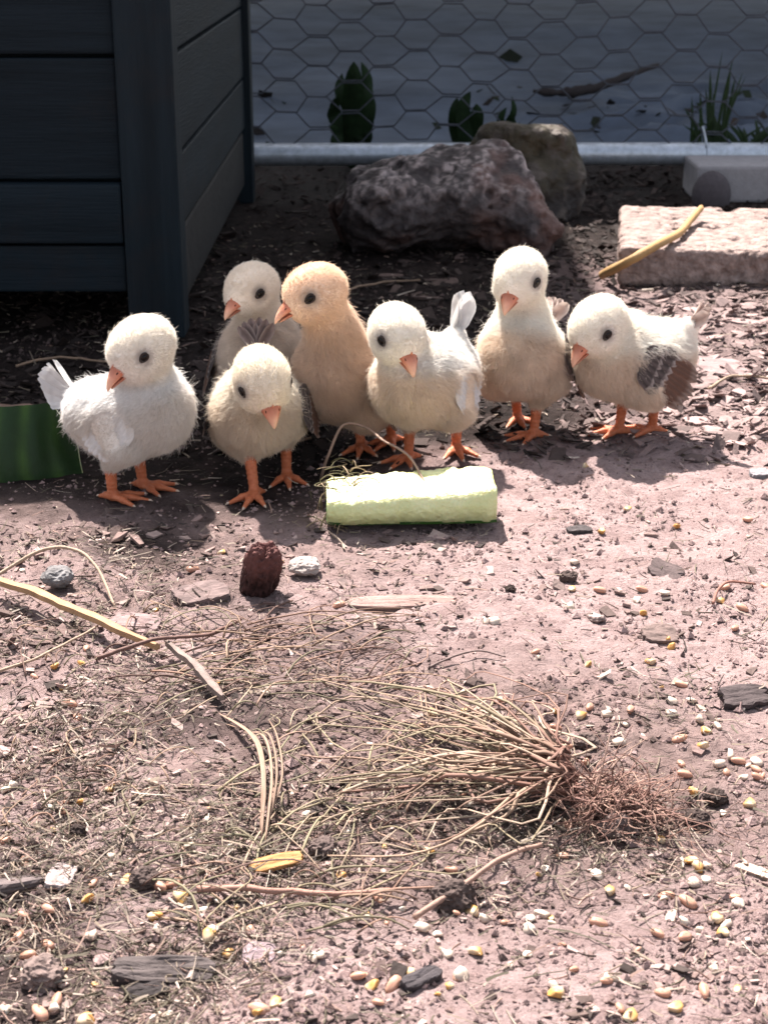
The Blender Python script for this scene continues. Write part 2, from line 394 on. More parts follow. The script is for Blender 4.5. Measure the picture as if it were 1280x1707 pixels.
# roof added out of view, shaped to cast shade over the background
roof = empty('added_shade_roof', (0, 5.4, 0)); roof['kind'] = 'thing'; tag(roof, 'added dark shade roof on four posts out of view behind the wire fence', 'roof')
for bx_ in ((-3.4, -0.266, -2.88, 4.0), (-0.26, 2.9, -2.24, 4.0)):
    v, f = box(*bx_, 2.0, 2.04); obj('shade_sheet', mesh('shade_sheet', v, f, False), M_roof, roof)
for x in (-3.2, 2.7):
    for y in (-1.9, 3.8):
        v, f = box(x - 0.04, x + 0.04, y - 0.04, y + 0.04, 0, 2.0); obj('post', mesh('post', v, f, False), M_coopw, roof)

# ------------------------------------------------------------------ rocks, blocks
def rock_mesh(name, rad, seed, amp=0.3, sub=5, flat=None, box_=0.0, freq=1.6, colf=None):
    v, f = ICO[sub]; d = v.copy()
    if box_: d = d / (np.sum(np.abs(d) ** box_, 1) ** (1 / box_))[:, None]
    n = fbm(v[:, 0] * freq + seed, v[:, 1] * freq, v[:, 2] * freq, oct=2, seed=seed)
    r_ = 1 - np.abs(fbm(v[:, 0] * freq * 2 + seed, v[:, 1] * freq * 2, v[:, 2] * freq * 2, oct=5, seed=seed + 3)) * 2.4
    fine = fbm(v[:, 0] * 9 + seed, v[:, 1] * 9, v[:, 2] * 9, oct=4, seed=seed + 5)
    d = d * (1 + amp * n + amp * 0.7 * (r_ - 0.6) + amp * 0.28 * fine)[:, None]
    d = d * np.array(rad)
    c = None
    if colf is not None: c = colf(v, d, r_, fine)
    return mesh(name, d, f, sub < 2, c)
def facet(v, f):
    return v, f
M_rock = mat('dark_rock', white, 0.7, 0.45, 90, bump=0.006, bscale=90, tint=True, spec=0.35)
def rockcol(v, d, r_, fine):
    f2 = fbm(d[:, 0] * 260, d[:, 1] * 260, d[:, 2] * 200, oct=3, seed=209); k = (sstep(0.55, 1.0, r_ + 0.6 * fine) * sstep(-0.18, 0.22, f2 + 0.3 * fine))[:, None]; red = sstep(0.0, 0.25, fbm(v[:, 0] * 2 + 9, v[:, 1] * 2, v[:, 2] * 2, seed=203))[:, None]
    up = sstep(0.045, 0.09, d[:, 2])[:, None]; k = k * (0.12 + 0.88 * up)  # pale crest: highlights painted into the tint towards the top
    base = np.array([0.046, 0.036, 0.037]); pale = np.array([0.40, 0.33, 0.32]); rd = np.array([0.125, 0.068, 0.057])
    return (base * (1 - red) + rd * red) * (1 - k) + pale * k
def rockcol2(v, d, r_, fine):
    k = sstep(0.8, 1.0, r_ + 0.5 * fine)[:, None]; up = sstep(0.2, 0.9, v[:, 2] + fine)[:, None]
    return (np.array([0.036, 0.028, 0.026]) * (1 - up) + np.array([0.052, 0.040, 0.022]) * up) * (1 - k) + np.array([0.09, 0.07, 0.058]) * k
def place(o, p, sink=0.0, rz=0.0): o.location = (p[0], p[1], p[2] - sink); o.rotation_euler = (0, 0, rz); return o
def rock_sdf(name, prims, seed, res, amp, colf, box3, lo, hi, hollow=None):
    def fn(p):
        q = p + 0.030 * np.stack([fbm(p[:, 0] * 22 + k * 7, p[:, 1] * 30, p[:, 2] * 30, oct=3, seed=seed + k) for k in range(3)], 1)
        d = None
        for c, rad, rot, k in prims:
            m = np.array(Matrix.Rotation(rot[0], 3, 'X') @ Matrix.Rotation(rot[1], 3, 'Y') @ Matrix.Rotation(rot[2], 3, 'Z'))
            u = (q - np.array(c)) @ m / np.array(rad)
            e = (np.sum(np.abs(u) ** box3, 1) ** (1 / box3) - 1) * min(rad)
            d = e if d is None else smin(d, e, k)
        if hollow is not None:
            u = (q - np.array(hollow[0])) / np.array(hollow[1]); d = -smin(-d, (np.linalg.norm(u, axis=1) - 1) * min(hollow[1]), 0.01)
        rd = np.abs(fbm(p[:, 0] * 34, p[:, 1] * 34, p[:, 2] * 34, oct=4, seed=seed + 9))
        return d + amp * 0.55 * (np.minimum(rd, 0.22) * 3.0 - 0.3) + amp * 0.35 * fbm(p[:, 0] * 120, p[:, 1] * 120, p[:, 2] * 120, oct=3, seed=seed + 11)
    V, Qd = nets(fn, lo, hi, res)
    rd = 1 - np.abs(fbm(V[:, 0] * 34, V[:, 1] * 34, V[:, 2] * 34, oct=4, seed=seed + 9)) * 2.4
    fine = fbm(V[:, 0] * 90, V[:, 1] * 90, V[:, 2] * 90, oct=4, seed=seed + 5)
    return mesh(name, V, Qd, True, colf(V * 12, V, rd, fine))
# the big jagged rock: a leaning slab over a hollow, a shoulder running down to the right
rp = gnd(745, 425)
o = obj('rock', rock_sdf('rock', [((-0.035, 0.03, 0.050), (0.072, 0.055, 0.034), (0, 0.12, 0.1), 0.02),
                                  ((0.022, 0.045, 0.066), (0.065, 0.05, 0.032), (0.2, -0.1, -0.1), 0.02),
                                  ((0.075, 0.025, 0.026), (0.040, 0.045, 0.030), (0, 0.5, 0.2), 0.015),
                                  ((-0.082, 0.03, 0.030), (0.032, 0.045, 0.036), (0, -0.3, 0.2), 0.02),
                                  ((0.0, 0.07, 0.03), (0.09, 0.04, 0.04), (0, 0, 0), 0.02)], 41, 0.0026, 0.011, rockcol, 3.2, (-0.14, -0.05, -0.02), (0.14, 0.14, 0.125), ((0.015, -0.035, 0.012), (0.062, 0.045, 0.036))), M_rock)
place(o, rp, 0.0); tag(o, 'large dark jagged rock with highlights painted pale along its crest', 'rock')
rp = gnd(868, 362)
o = obj('rock', rock_sdf('rock', [((0, 0.03, 0.055), (0.060, 0.05, 0.052), (0, 0.1, 0.2), 0.02), ((0.02, 0.01, 0.03), (0.045, 0.05, 0.04), (0.1, 0, 0.4), 0.02)], 57, 0.0034, 0.010, rockcol2, 3.5, (-0.10, -0.07, -0.03), (0.11, 0.11, 0.13)), M_rock)
place(o, rp, 0.0); tag(o, 'brown mossy topped rock wedged between jagged rock and fence pipe', 'rock')
M_slab = mat('rough_pink_stone', (0.115, 0.080, 0.070), 0.9, 0.3, 90, bump=0.006, bscale=150, col2=(0.36, 0.272, 0.243))
sl0 = gnd(1028, 474)
def slabfn(p):
    q = p + 0.004 * np.stack([fbm(p[:, 0] * 40 + k * 9, p[:, 1] * 40, p[:, 2] * 40, oct=3, seed=300 + k) for k in range(3)], 1)
    hb = np.array([0.135, 0.125, 0.019]) - 0.006
    d = np.abs(q - np.array([0.135, 0.125, 0.017])) - hb
    s = np.linalg.norm(np.maximum(d, 0), axis=1) + np.minimum(d.max(1), 0) - 0.006
    return s + 0.020 * np.clip(np.abs(fbm(p[:, 0] * 34, p[:, 1] * 48, p[:, 2] * 40, oct=5, seed=311, gain=0.65)) * 3.2 - 0.30, 0, 0.5) + 0.002 * fbm(p[:, 0] * 200, p[:, 1] * 200, p[:, 2] * 200, oct=2, seed=315)
Vs, Qs = nets(slabfn, (-0.02, -0.02, -0.015), (0.29, 0.27, 0.05), 0.0028)
o = obj('stone_slab', mesh('stone_slab', Vs, Qs), M_slab); o['kind'] = 'thing'; place(o, (sl0[0], sl0[1], 0.0), 0.0, R(-8)); tag(o, 'rough pinkish stone slab lying flat with yellow stick across it', 'stone slab')
M_conc = mat('grey_concrete', (0.27, 0.255, 0.265), 0.9, 0.15, 90, bump=0.0006, bscale=300)
b0 = at(1163, 277, 2.02)
v, f = box(0, 0.20, 0, 0.10, 0, b0[2], 0.004)
o = obj('concrete_block', mesh('concrete_block', v, f, False), M_conc, None, (b0[0], 2.02, 0)); tag(o, 'grey concrete block under the fence pipe behind the stone slab', 'block')
o = obj('stone', rock_mesh('stone', (0.024, 0.016, 0.030), 5, 0.05, 3, freq=1.0), mat('block_shadow_dark', (0.07, 0.06, 0.066), 0.85, 0.15, 100))  # dark rounded solid standing in for a round shadow on the block
place(o, (at(1186, 310, 1.99)[0], 1.99, 0.014)); tag(o, 'dark rounded shape standing in for a shadow on the concrete block', 'stone')

# ------------------------------------------------------------------ chicks
CM = 0.01
M_skin = mat('chick_skin_down', white, 0.9, 0.06, 400, tint=True, spec=0.05)
M_leg = mat('orange_scaly_skin', (0.40, 0.10, 0.038), 0.55, 0.22, 260, bump=0.0007, bscale=600, col2=(0.56, 0.18, 0.085), spec=0.35, sss=0.15)
M_beak = mat('orange_horn', (0.85, 0.85, 0.85), 0.42, 0.2, 260, col2=(1, 1, 1), spec=0.35, sss=0.15, tint=True, bump=0.0002, bscale=500)
M_claw = mat('pale_claw', (0.55, 0.42, 0.33), 0.45, 0.15, 300)
M_eye = mat('dark_eye', (0.005, 0.0035, 0.003), 0.10, 0.2, 100, spec=0.22)
M_lid = mat('eyelid_skin', (0.025, 0.017, 0.014), 0.7, 0.2, 300)
M_feather = mat('feather_vane', white, 0.8, 0.10, 500, bump=0.0002, bscale=1500, tint=True, trans=0.2, spec=0.15)
def hair_mat():
    m = bpy.data.materials.new('fine_down'); m.use_nodes = True; t = m.node_tree; N = t.nodes; L = t.links; N.remove(N['Principled BSDF'])
    a = N.new('ShaderNodeAttribute'); a.attribute_name = 'tint'
    d = N.new('ShaderNodeBsdfDiffuse'); tr = N.new('ShaderNodeBsdfTranslucent'); mx = N.new('ShaderNodeMixShader'); mx.inputs[0].default_value = 0.42
    L.new(a.outputs['Color'], d.inputs[0]); L.new(a.outputs['Color'], tr.inputs[0]); L.new(d.outputs[0], mx.inputs[1]); L.new(tr.outputs[0], mx.inputs[2])
    L.new(mx.outputs[0], N['Material Output'].inputs['Surface']); return m
M_hair = hair_mat()

def feather_mesh(name, base, tip, edge, shaft, wid=0.28, nl=9, nw=5):
    u = np.linspace(0, 1, nl); s = np.linspace(-1, 1, nw)
    wprof = wid * 0.5 * np.power(np.clip(u * 3.0, 0, 1), 0.6) * np.power(np.clip((1.03 - u) * 4.2, 0, 1), 0.5)
    Vv = []; C = []
    for i in range(nl):
        for j in range(nw):
            x = u[i] - 0.05 * abs(s[j]) * u[i]; y = wprof[i] * s[j]
            z = 0.05 * math.sin(u[i] * 2.2) - 0.10 * wid * s[j] ** 2 + (0.012 if j == nw // 2 else 0)
            Vv.append((x, y, z))
            cc = np.array(base) * (0.85 + 0.3 * vnoise(np.array(i * 1.7), np.array(j * 2.3), seed=7))
            if abs(s[j]) > 0.9: cc = cc * 0.4 + np.array(edge) * 0.6
            if u[i] > 0.86: cc = cc * 0.25 + np.array(tip) * 0.75
            if j == nw // 2: cc = cc * 0.5 + np.array(shaft) * 0.5
            C.append(cc)
    F = [[i * nw + j, (i + 1) * nw + j, (i + 1) * nw + j + 1, i * nw + j + 1] for i in range(nl - 1) for j in range(nw - 1)]
    return mesh(name, Vv, F, True, np.array(C), (M_feather,))
DK, BR, WH, CRM = (0.052, 0.043, 0.042), (0.165, 0.088, 0.062), (0.74, 0.72, 0.70), (0.66, 0.60, 0.48)
FE = {'dark': feather_mesh('covert_dark', DK, (0.48, 0.42, 0.39), (0.24, 0.19, 0.18), (0.2, 0.16, 0.15), 0.5),
      'brown': feather_mesh('flight_brown', BR, (0.34, 0.26, 0.22), (0.36, 0.27, 0.23), (0.10, 0.07, 0.06), 0.24),
      'white': feather_mesh('covert_white', WH, (0.8, 0.79, 0.78), (0.78, 0.77, 0.76), (0.66, 0.64, 0.63), 0.5),
      'wlong': feather_mesh('flight_white', WH, (0.8, 0.79, 0.78), (0.78, 0.77, 0.76), (0.66, 0.64, 0.63), 0.28),
      'grey': feather_mesh('tail_grey', (0.20, 0.15, 0.145), (0.30, 0.23, 0.22), (0.42, 0.36, 0.34), (0.1, 0.08, 0.08), 0.34),
      'pink': feather_mesh('tail_pale', (0.46, 0.34, 0.30), (0.58, 0.48, 0.43), (0.62, 0.54, 0.5), (0.3, 0.2, 0.17), 0.42)}

def beak_meshes(L_=1.35):
    # beak space: x forward, z up, units cm
    def loft(secs, n=12, lower=False):
        Vv = []; F = []
        for (x, zc, w_, hu, hd) in secs:
            for k in range(n):
                a = 2 * math.pi * k / n; s_, c_ = math.sin(a), math.cos(a)
                z = zc + (hu * s_ ** 1 if s_ > 0 else hd * s_)
                y = w_ * (abs(c_) ** 0.9) * (1 if c_ > 0 else -1) * (1 - 0.25 * max(s_, 0))
                Vv.append((x, y, z))
        m = len(secs)
        for i in range(m - 1):
            for k in range(n): F.append([i * n + k, i * n + (k + 1) % n, (i + 1) * n + (k + 1) % n, (i + 1) * n + k])
        F.append(list(range(n))[::-1]); F.append([(m - 1) * n + k for k in range(n)])
        return np.array(Vv) * CM, F
    up = loft([(-0.55, 0.10, 0.66, 0.50, 0.12), (-0.1, 0.08, 0.66, 0.46, 0.12), (0.25, 0.05, 0.56, 0.40, 0.11), (0.55, 0.0, 0.42, 0.34, 0.10), (0.82, -0.06, 0.29, 0.25, 0.10), (1.05, -0.15, 0.17, 0.16, 0.09), (1.2, -0.25, 0.06, 0.07, 0.05), (1.23, -0.29, 0.02, 0.02, 0.02)])
    lo = loft([(-0.60, -0.12, 0.74, 0.04, 0.22), (-0.15, -0.11, 0.66, 0.03, 0.26), (0.25, -0.11, 0.48, 0.03, 0.24), (0.55, -0.13, 0.33, 0.03, 0.18), (0.82, -0.18, 0.18, 0.03, 0.10), (0.98, -0.23, 0.04, 0.02, 0.03)])
    def bc(v):
        t_ = sstep(0.2, 1.25, v[:, 0] / CM)[:, None]; rdg = sstep(0.2, 0.45, v[:, 2] / CM)[:, None]
        return (np.array((0.56, 0.195, 0.115)) * (1 - t_) + np.array((0.76, 0.45, 0.32)) * t_) * (1 - 0.25 * rdg)
    return mesh('upper_mandible', *up, True, bc(up[0]), (M_beak,)), mesh('lower_mandible', *lo, True, bc(lo[0]) * 0.8, (M_beak,))
BK_U, BK_L = beak_meshes()
v, f = ICO[1]; NOST = mesh('nostril', v * np.array([0.11, 0.03, 0.05]) * CM, f, True, None, (M_eye,))
v, f = ICO[3]; EYE = mesh('eye', v * np.array([0.31, 0.22, 0.225]) * CM, f, True, None, (M_eye,))
a = np.linspace(0, 2 * math.pi, 20)
v, f = tube(np.stack([0.33 * np.cos(a) + 0.03, 0 * a, 0.215 * np.sin(a) * (1 - 0.25 * np.cos(a))], 1) * CM, 0.085 * CM, 6); LID = mesh('eyelid', v, f, True, None, (M_lid,))
s_ = np.linspace(0, 1, 9)
v, f = tube(np.stack([-1.0 + 1.15 * s_, 0 * s_, 0.42 + 0.16 * np.sin(s_ * 3.1)], 1) * CM, np.array([0.03, .05, .07, .09, .10, .10, .09, .08, .06]) * CM, 8, 1.4, 0.15); COMB = mesh('comb', v, f, True, np.broadcast_to(np.array((0.58, 0.22, 0.13)), (len(v), 3)), (M_beak,))

def frame(heading, pitch=0.0, roll=0.0):      # columns: forward, left, up
    f = np.array([math.cos(heading) * math.cos(pitch), math.sin(heading) * math.cos(pitch), math.sin(pitch)])
    l = np.array([-math.sin(heading), math.cos(heading), 0.0]); u = np.cross(f, l)
    if roll:
        l, u = l * math.cos(roll) + u * math.sin(roll), u * math.cos(roll) - l * math.sin(roll)
    return np.stack([f, l, u], 1)
def to_mat(M3, loc, s=1.0):
    m = Matrix(((*(M3[0] * s), loc[0]), (*(M3[1] * s), loc[1]), (*(M3[2] * s), loc[2]), (0, 0, 0, 1)))
    return m

def leg_mesh(knee, foot, heading, spread=0.62, toe=2.1, lift=0.0):
    # cm, relative to foot point on the ground
    f = np.array([math.cos(heading), math.sin(heading), 0]); prims = []
    ank = np.array([0, 0, 0.42]) - f * 0.05
    prims.append((knee, ank, 0.40, 0.30)); tips = []
    for ang, ln in ((-spread, toe * 0.92), (0, toe * 1.05), (spread, toe * 0.92), (math.pi - 0.35, toe * 0.5)):
        d = np.array([math.cos(heading + ang), math.sin(heading + ang), 0])
        j1 = d * ln * 0.5 + np.array([0, 0, 0.27]); j2 = d * ln + np.array([0, 0, 0.13])
        prims += [(ank * 0.75, j1, 0.25, 0.20), (j1, j2, 0.205, 0.12)]
        tips.append((j2, d))
    def fn(p):
        s = None
        for a_, b_, ra, rb in prims:
            e = sd_cap(p, a_, b_, ra, rb); s = e if s is None else smin(s, e, 0.18)
        ax = knee - ank; t_ = np.clip(((p - ank) @ ax) / (ax @ ax), 0, 1)
        return s + 0.026 * np.sin(t_ * 52) * (t_ > 0.05)
    pts = np.array([q for pr in prims for q in pr[:2]])
    V, Qd = nets(fn, pts.min(0) - 0.6, pts.max(0) + 0.6, 0.085)
    return V, Qd, tips

def make_chick(label, feet, body, head, tail, bh, hh, bp=0.15, hp=-0.3, size=1.0, pal=None, wingc=('dark', 'brown'), tailc='white', wing_out=0.0, hr=0.0, seed=0, lean=(0, 0), bs=(0.98, 0.95, 0.88), knees=None, tail_n=6, tail_len=2.6, hs=1.0, legh=None, tail_fan=0.24, tdir=None, wing_len=4.9, wing_drop=0.30, wing_lift=1.0, tail_w=2.3):
    rs = np.random.default_rng(500 + seed)
    feet = [np.array(q) for q in feet]
    O = (feet[0] + feet[1]) / 2; O = np.array([O[0], O[1], 0.0]); gz = float(HL(O[0], O[1])) + 0.0012
    root = empty('chick', (O[0], O[1], gz)); tag(root, label, 'chick', 'chicks gathered round the cucumber')
    loc = lambda P: (np.asarray(P) - O) / CM          # to local cm
    B = loc(body); Hd = loc(head); Tl = loc(tail)
    FB = frame(bh, bp); FH = frame(hh, hp, hr); s = size
    fw, lf, up = FB[:, 0], FB[:, 1], FB[:, 2]; hf, hl, hu = FH[:, 0], FH[:, 1], FH[:, 2]
    foot = [loc(np.array([q[0], q[1], 0])) for q in feet]
    # order feet: left first
    if (foot[0] - foot[1]) @ lf < 0: foot = foot[::-1]
    hips = [B + lf * 1.75 * s - up * 1.5 * s - fw * 0.3, B - lf * 1.75 * s - up * 1.5 * s - fw * 0.3]
    hock = []
    for k in range(2):
        hk = foot[k] + np.array([0, 0, 2.75]) + 0.22 * (hips[k] - foot[k]) * np.array([1, 1, 0]) - fw * np.array([1, 1, 0]) * 0.25
        hock.append(hk)
    neck0 = B + fw * 1.5 * s + up * 1.3 * s
    rump = B - fw * 2.5 * s + up * 0.9 * s
    tb = rump + nrm(Tl - rump) * min(np.linalg.norm(Tl - rump) * 0.45, 2.4)
    chin = Hd - hu * 0.55 * s * hs + hf * 0.15
    def fn(p):
        d = sd_ell(p, B, np.array([3.75 * bs[0], 3.05 * bs[1], 3.15 * bs[2]]) * s, FB)
        d = smin(d, sd_ell(p, B + fw * 1.65 * s + up * 0.10 * s, np.array([2.70, 2.70 * bs[1], 2.70]) * s, FB), 0.8)
        d = smin(d, sd_cap(p, B - fw * 1.0 * s, rump, 2.3 * s, 1.7 * s), 0.9)
        d = smin(d, sd_cap(p, rump, tb, 1.45 * s, 0.65 * s), 0.8)
        d = smin(d, sd_cap(p, neck0, Hd - hf * 0.30 * s - hu * 0.35 * s, 2.0 * s, 1.12 * s * hs), 0.75)
        h_ = sd_ell(p, Hd, np.array([1.95, 1.62, 1.66]) * s * hs, FH)
        h_ = smin(h_, sd_ell(p, chin + hf * 0.40 * s * hs, np.array([1.30, 1.50, 1.05]) * s * hs, FH), 0.5)
        d = smin(d, h_, 0.40)
        for k in range(2):
            d = smin(d, sd_cap(p, hips[k], hock[k] - np.array([0, 0, 0.45]), 1.55 * s, 0.50 * s), 0.55)
        return d
    allp = np.array([B + fw * 4.5, B - fw * 4.5, B + lf * 4, B - lf * 4, B + up * 4, B - up * 4, Hd + hf * 2.3, Hd + hu * 2.5, Hd - hf * 2.3, Hd + hl * 2.3, Hd - hl * 2.3, tb, *hock])
    V, Qd = nets(fn, allp.min(0) - 0.9, allp.max(0) + 0.9, 0.19)
    Nv = vert_normals(V, Qd)
    # orientation check
    if np.mean(np.sum(Nv * (V - V.mean(0)), 1)) < 0: Qd = Qd[:, ::-1]; Nv = -Nv
    hd_w = sstep(3.3 * s, 1.9 * s, np.linalg.norm(V - Hd, axis=1))
    bk_w = sstep(1.0, -1.5, (V - B) @ up)                        # belly
    rr = np.clip(0.5 + 1.2 * fbm(V[:, 0] * 0.8 + seed, V[:, 1] * 0.8, V[:, 2] * 0.8, oct=3, seed=seed), 0, 1)
    def colour(P, hw, n_):
        c = np.array(pal['body']) * (1 - hw[:, None]) + np.array(pal['head']) * hw[:, None]
        m = sstep(0.45, 0.75, n_)[:, None] * (1 - hw[:, None])
        c = c * (1 - 0.6 * m) + np.array(pal['patch']) * 0.6 * m
        if 'back' in pal:
            bw = sstep(0.4, 1.8, (P - B) @ up)[:, None] * (1 - 0.7 * hw[:, None]); c = c * (1 - bw) + np.array(pal['back']) * bw
        for e in eyes:
            ew = 0.62 * sstep(0.85 * s, 0.30 * s, np.linalg.norm(P - e, axis=1))[:, None]; c = c * (1 - ew) + np.array((0.20, 0.15, 0.125)) * ew
        return c
    # beak, eyes, comb
    bb = Hd + hf * 1.78 * s * hs - hu * 0.36 * s * hs
    bp_ = frame(hh, hp - 0.20, hr); bscale = s * hs * 1.03
    bk = empty('beak'); bk.parent = root; bk.matrix_local = to_mat(bp_, bb * CM, bscale)
    obj('upper_mandible', BK_U, None, bk); obj('lower_mandible', BK_L, None, bk, (0, 0, -0.06 * CM), (0, 0.06, 0))
    for q in (-1, 1): obj('nostril', NOST, None, bk, (0.28 * CM, q * 0.40 * CM, 0.26 * CM))
    obj('comb', COMB, None, root).matrix_local = to_mat(bp_, (bb + hu * 0.06) * CM, bscale)
    eyes = []
    for q in (-1, 1):
        e = Hd + hf * 0.72 * s * hs + hl * q * 1.42 * s * hs + hu * 0.22 * s * hs
        # push to the surface
        for it in range(6):
            dd = sd_ell(e[None], Hd, np.array([1.95, 1.62, 1.66]) * s * hs, FH)[0]; g = nrm(hl * q + hf * 0.35); e = e - g * (dd - 0.06)
        n_e = nrm(hl * q * 1.0 + hf * 0.42 + hu * 0.08)
        X = nrm(hf - (hf @ n_e) * n_e); X = nrm(X * 0.90 - hu * 0.42); X = nrm(X - (X @ n_e) * n_e); Z = np.cross(X, n_e)
        ME = np.stack([X, n_e, Z], 1)
        eo = obj('eye', EYE, None, root); eo.matrix_local = to_mat(ME, (e - n_e * 0.13) * CM, s)
        lo = obj('eyelid', LID, None, eo); lo.location = (0, 0.10 * CM, 0)
        eyes.append(e)
    body_o = obj('body', mesh('body', V * CM, Qd, True, colour(V, hd_w, rr)), M_skin, root)
    # wings
    wings = []
    for q in (-1, 1):
        Lw = nrm(-fw * 1.0 - up * wing_drop + lf * q * (-0.06 + wing_out)); Nw = nrm(lf * q + up * 0.18); Nw = nrm(Nw - (Nw @ Lw) * Lw); Ww = np.cross(Lw, Nw) * (1 if q < 0 else -1)
        if Ww @ up < 0: Ww = -Ww
        S = B + fw * 1.5 * s + lf * q * 2.2 * s * bs[1] + up * 0.75 * s
        for it in range(5):
            dd = fn(S[None])[0]; S = S - Nw * dd
        wl = wing_len * s
        MW = np.stack([Lw, Ww, Nw], 1)
        def wf(p): return sd_ell(p, np.array([wl * 0.42, -0.1, 0.0]), np.array([wl * 0.45, 1.45 * s, 0.5 * s]), np.eye(3))
        wv, wq = nets(wf, (-1.5, -2.4, -1.2), (wl + 1, 2.2, 1.2), 0.28)
        cw = np.broadcast_to(np.array(pal.get('wing', pal['body'])), (len(wv), 3))
        wo = obj('wing', mesh('wing', wv * CM, wq, True, cw), M_skin, root)
        wo.matrix_local = to_mat(MW, (S - Nw * (0.15 + 0.35 * (1 - wing_lift))) * CM)
        wings.append((S, MW, wl))
        if wingc[0] == 'white':                  # soft down over the small white wing
            nh = 5000; tv = np.concatenate([wq[:, [0, 1, 2]], wq[:, [0, 2, 3]]]); wn = vert_normals(wv, wq)
            if np.mean(np.sum(wn * (wv - wv.mean(0)), 1)) < 0: wn = -wn
            ti_ = rs.integers(0, len(tv), nh); b3 = rs.dirichlet((1, 1, 1), nh); p0 = np.einsum('nk,nkd->nd', b3, wv[tv[ti_]]); n0 = nrm(np.einsum('nk,nkd->nd', b3, wn[tv[ti_]]))
            d0 = nrm(n0 * 0.5 + np.array([1.0, -0.15, 0]) + rs.normal(0, 0.3, (nh, 3))); l0 = rs.uniform(0.25, 0.55, nh)[:, None] * s
            pp = np.stack([p0, p0 + d0 * l0 * 0.5, p0 + d0 * l0 + np.array([0.05, 0, -0.04])], 1).reshape(-1, 3) * CM
            cw_ = bpy.data.hair_curves.new('down'); cw_.add_curves([3] * nh); cw_.attributes['position'].data.foreach_set('vector', pp.ravel().astype(np.float32))
            ra_ = cw_.attributes.get('radius') or cw_.attributes.new('radius', 'FLOAT', 'POINT'); ra_.data.foreach_set('value', np.tile(np.array([0.011, 0.009, 0.003]) * CM, nh).astype(np.float32))
            C_ = np.ones((nh, 4)); C_[:, :3] = np.array(pal['wing']) * rs.normal(1, 0.05, (nh, 1)); at2 = cw_.attributes.new('tint', 'FLOAT_COLOR', 'CURVE'); at2.data.foreach_set('color', C_.ravel().astype(np.float32))
            cw_.materials.append(M_hair); obj('down', cw_, None, wo)
        # feathers: long ones below, two rows of coverts lapping over them
        def put(kind, x, y, z, ln, wid, yaw, pit):
            fo = obj('feather', FE[kind], None, wo)
            fo.matrix_local = Matrix.Translation((x * CM, y * CM, z * CM)) @ Matrix.Rotation(yaw, 4, 'Z') @ Matrix.Rotation(pit, 4, 'Y') @ Matrix.Diagonal((ln * CM, wid * CM, ln * CM * 0.8, 1))
        for k in range(8):
            u = k / 7
            put(wingc[1], (1.9 - 0.5 * u) * s, (0.95 - 2.0 * u) * s, (0.46 - 0.05 * u + 0.012 * k) * s, (3.7 - 1.0 * abs(u - 0.55)) * s * wing_len / 4.9, 3.4 * s, (-0.05 - 0.30 * u) + rs.normal(0, 0.03), 0.05)
        for k in range(6):
            u = k / 5
            put(wingc[0], (1.25 - 0.4 * u) * s, (1.0 - 2.1 * u) * s, (0.50 + 0.02 * k) * s, (2.1 - 0.3 * u) * s, 2.1 * s, -0.05 - 0.30 * u + rs.normal(0, 0.05), 0.03)
        for k in range(6):
            u = k / 5
            put(wingc[0], (0.4 - 0.1 * u) * s, (0.85 - 1.8 * u) * s, (0.53 + 0.02 * k) * s, 1.7 * s, 1.9 * s, -0.10 - 0.25 * u + rs.normal(0, 0.06), 0.02)
    # tail fan
    td = nrm(Tl - rump); tl = nrm(lf - (lf @ td) * td); tu = np.cross(td, tl)
    if tdir: tl, tu = (tl * math.cos(tdir) + tu * math.sin(tdir)), (tu * math.cos(tdir) - tl * math.sin(tdir))
    to = empty('tail'); to.parent = root; to.matrix_local = to_mat(np.stack([td, tl, tu], 1), (tb + td * 0.05) * CM)
    for k in range(tail_n):
        u = (k - (tail_n - 1) / 2)
        fo = obj('feather', FE[tailc], None, to)
        fo.matrix_local = Matrix.Rotation(u * tail_fan + rs.normal(0, 0.03), 4, 'Z') @ Matrix.Translation((0, 0, (0.05 - 0.10 * abs(u)) * CM)) @ Matrix.Rotation(u * 0.25, 4, 'X') @ Matrix.Diagonal((tail_len * (1 - 0.04 * abs(u)) * CM, tail_w * CM, 2.6 * CM, 1))
    # legs
    for k in range(2):
        lh = bh + (0.18 if k == 0 else -0.18) if legh is None else legh[k]
        kn = hock[k] - foot[k]; dz = float(HL(feet[0][0], feet[0][1])) * 0
        lv, lq, tips = leg_mesh(kn, None, lh)
        lo = obj('leg', mesh('leg', lv * CM, lq, True), M_leg, root, foot[k] * CM)
        for (tp, d_) in tips:
            cv, cf = tube(np.array([tp - d_ * 0.05, tp + d_ * 0.14 + np.array([0, 0, 0.02]), tp + d_ * 0.30 - np.array([0, 0, 0.05])]), np.array([0.10, 0.075, 0.015]), 6)
            obj('claw', mesh('claw', cv * CM, cf, True), M_claw, lo)
    # down
    Tri = np.concatenate([Qd[:, [0, 1, 2]], Qd[:, [0, 2, 3]]]); A = np.linalg.norm(np.cross(V[Tri[:, 1]] - V[Tri[:, 0]], V[Tri[:, 2]] - V[Tri[:, 0]]), axis=1)
    NH = 85000
    ti = rs.choice(len(Tri), NH, p=A / A.sum()); r1 = np.sqrt(rs.random(NH)); r2 = rs.random(NH)
    w3 = np.stack([1 - r1, r1 * (1 - r2), r1 * r2], 1)
    P = np.einsum('nk,nkd->nd', w3, V[Tri[ti]]); Nn = nrm(np.einsum('nk,nkd->nd', w3, Nv[Tri[ti]]))
    dh = np.linalg.norm(P - Hd, axis=1); hw = sstep(3.2 * s, 2.0 * s, dh)
    comb = -fw * 0.75 - np.array([0, 0, 0.75])
    comb = comb[None] * (1 - hw[:, None]) + (-hf * 0.9 - hu * 0.25)[None] * hw[:, None]
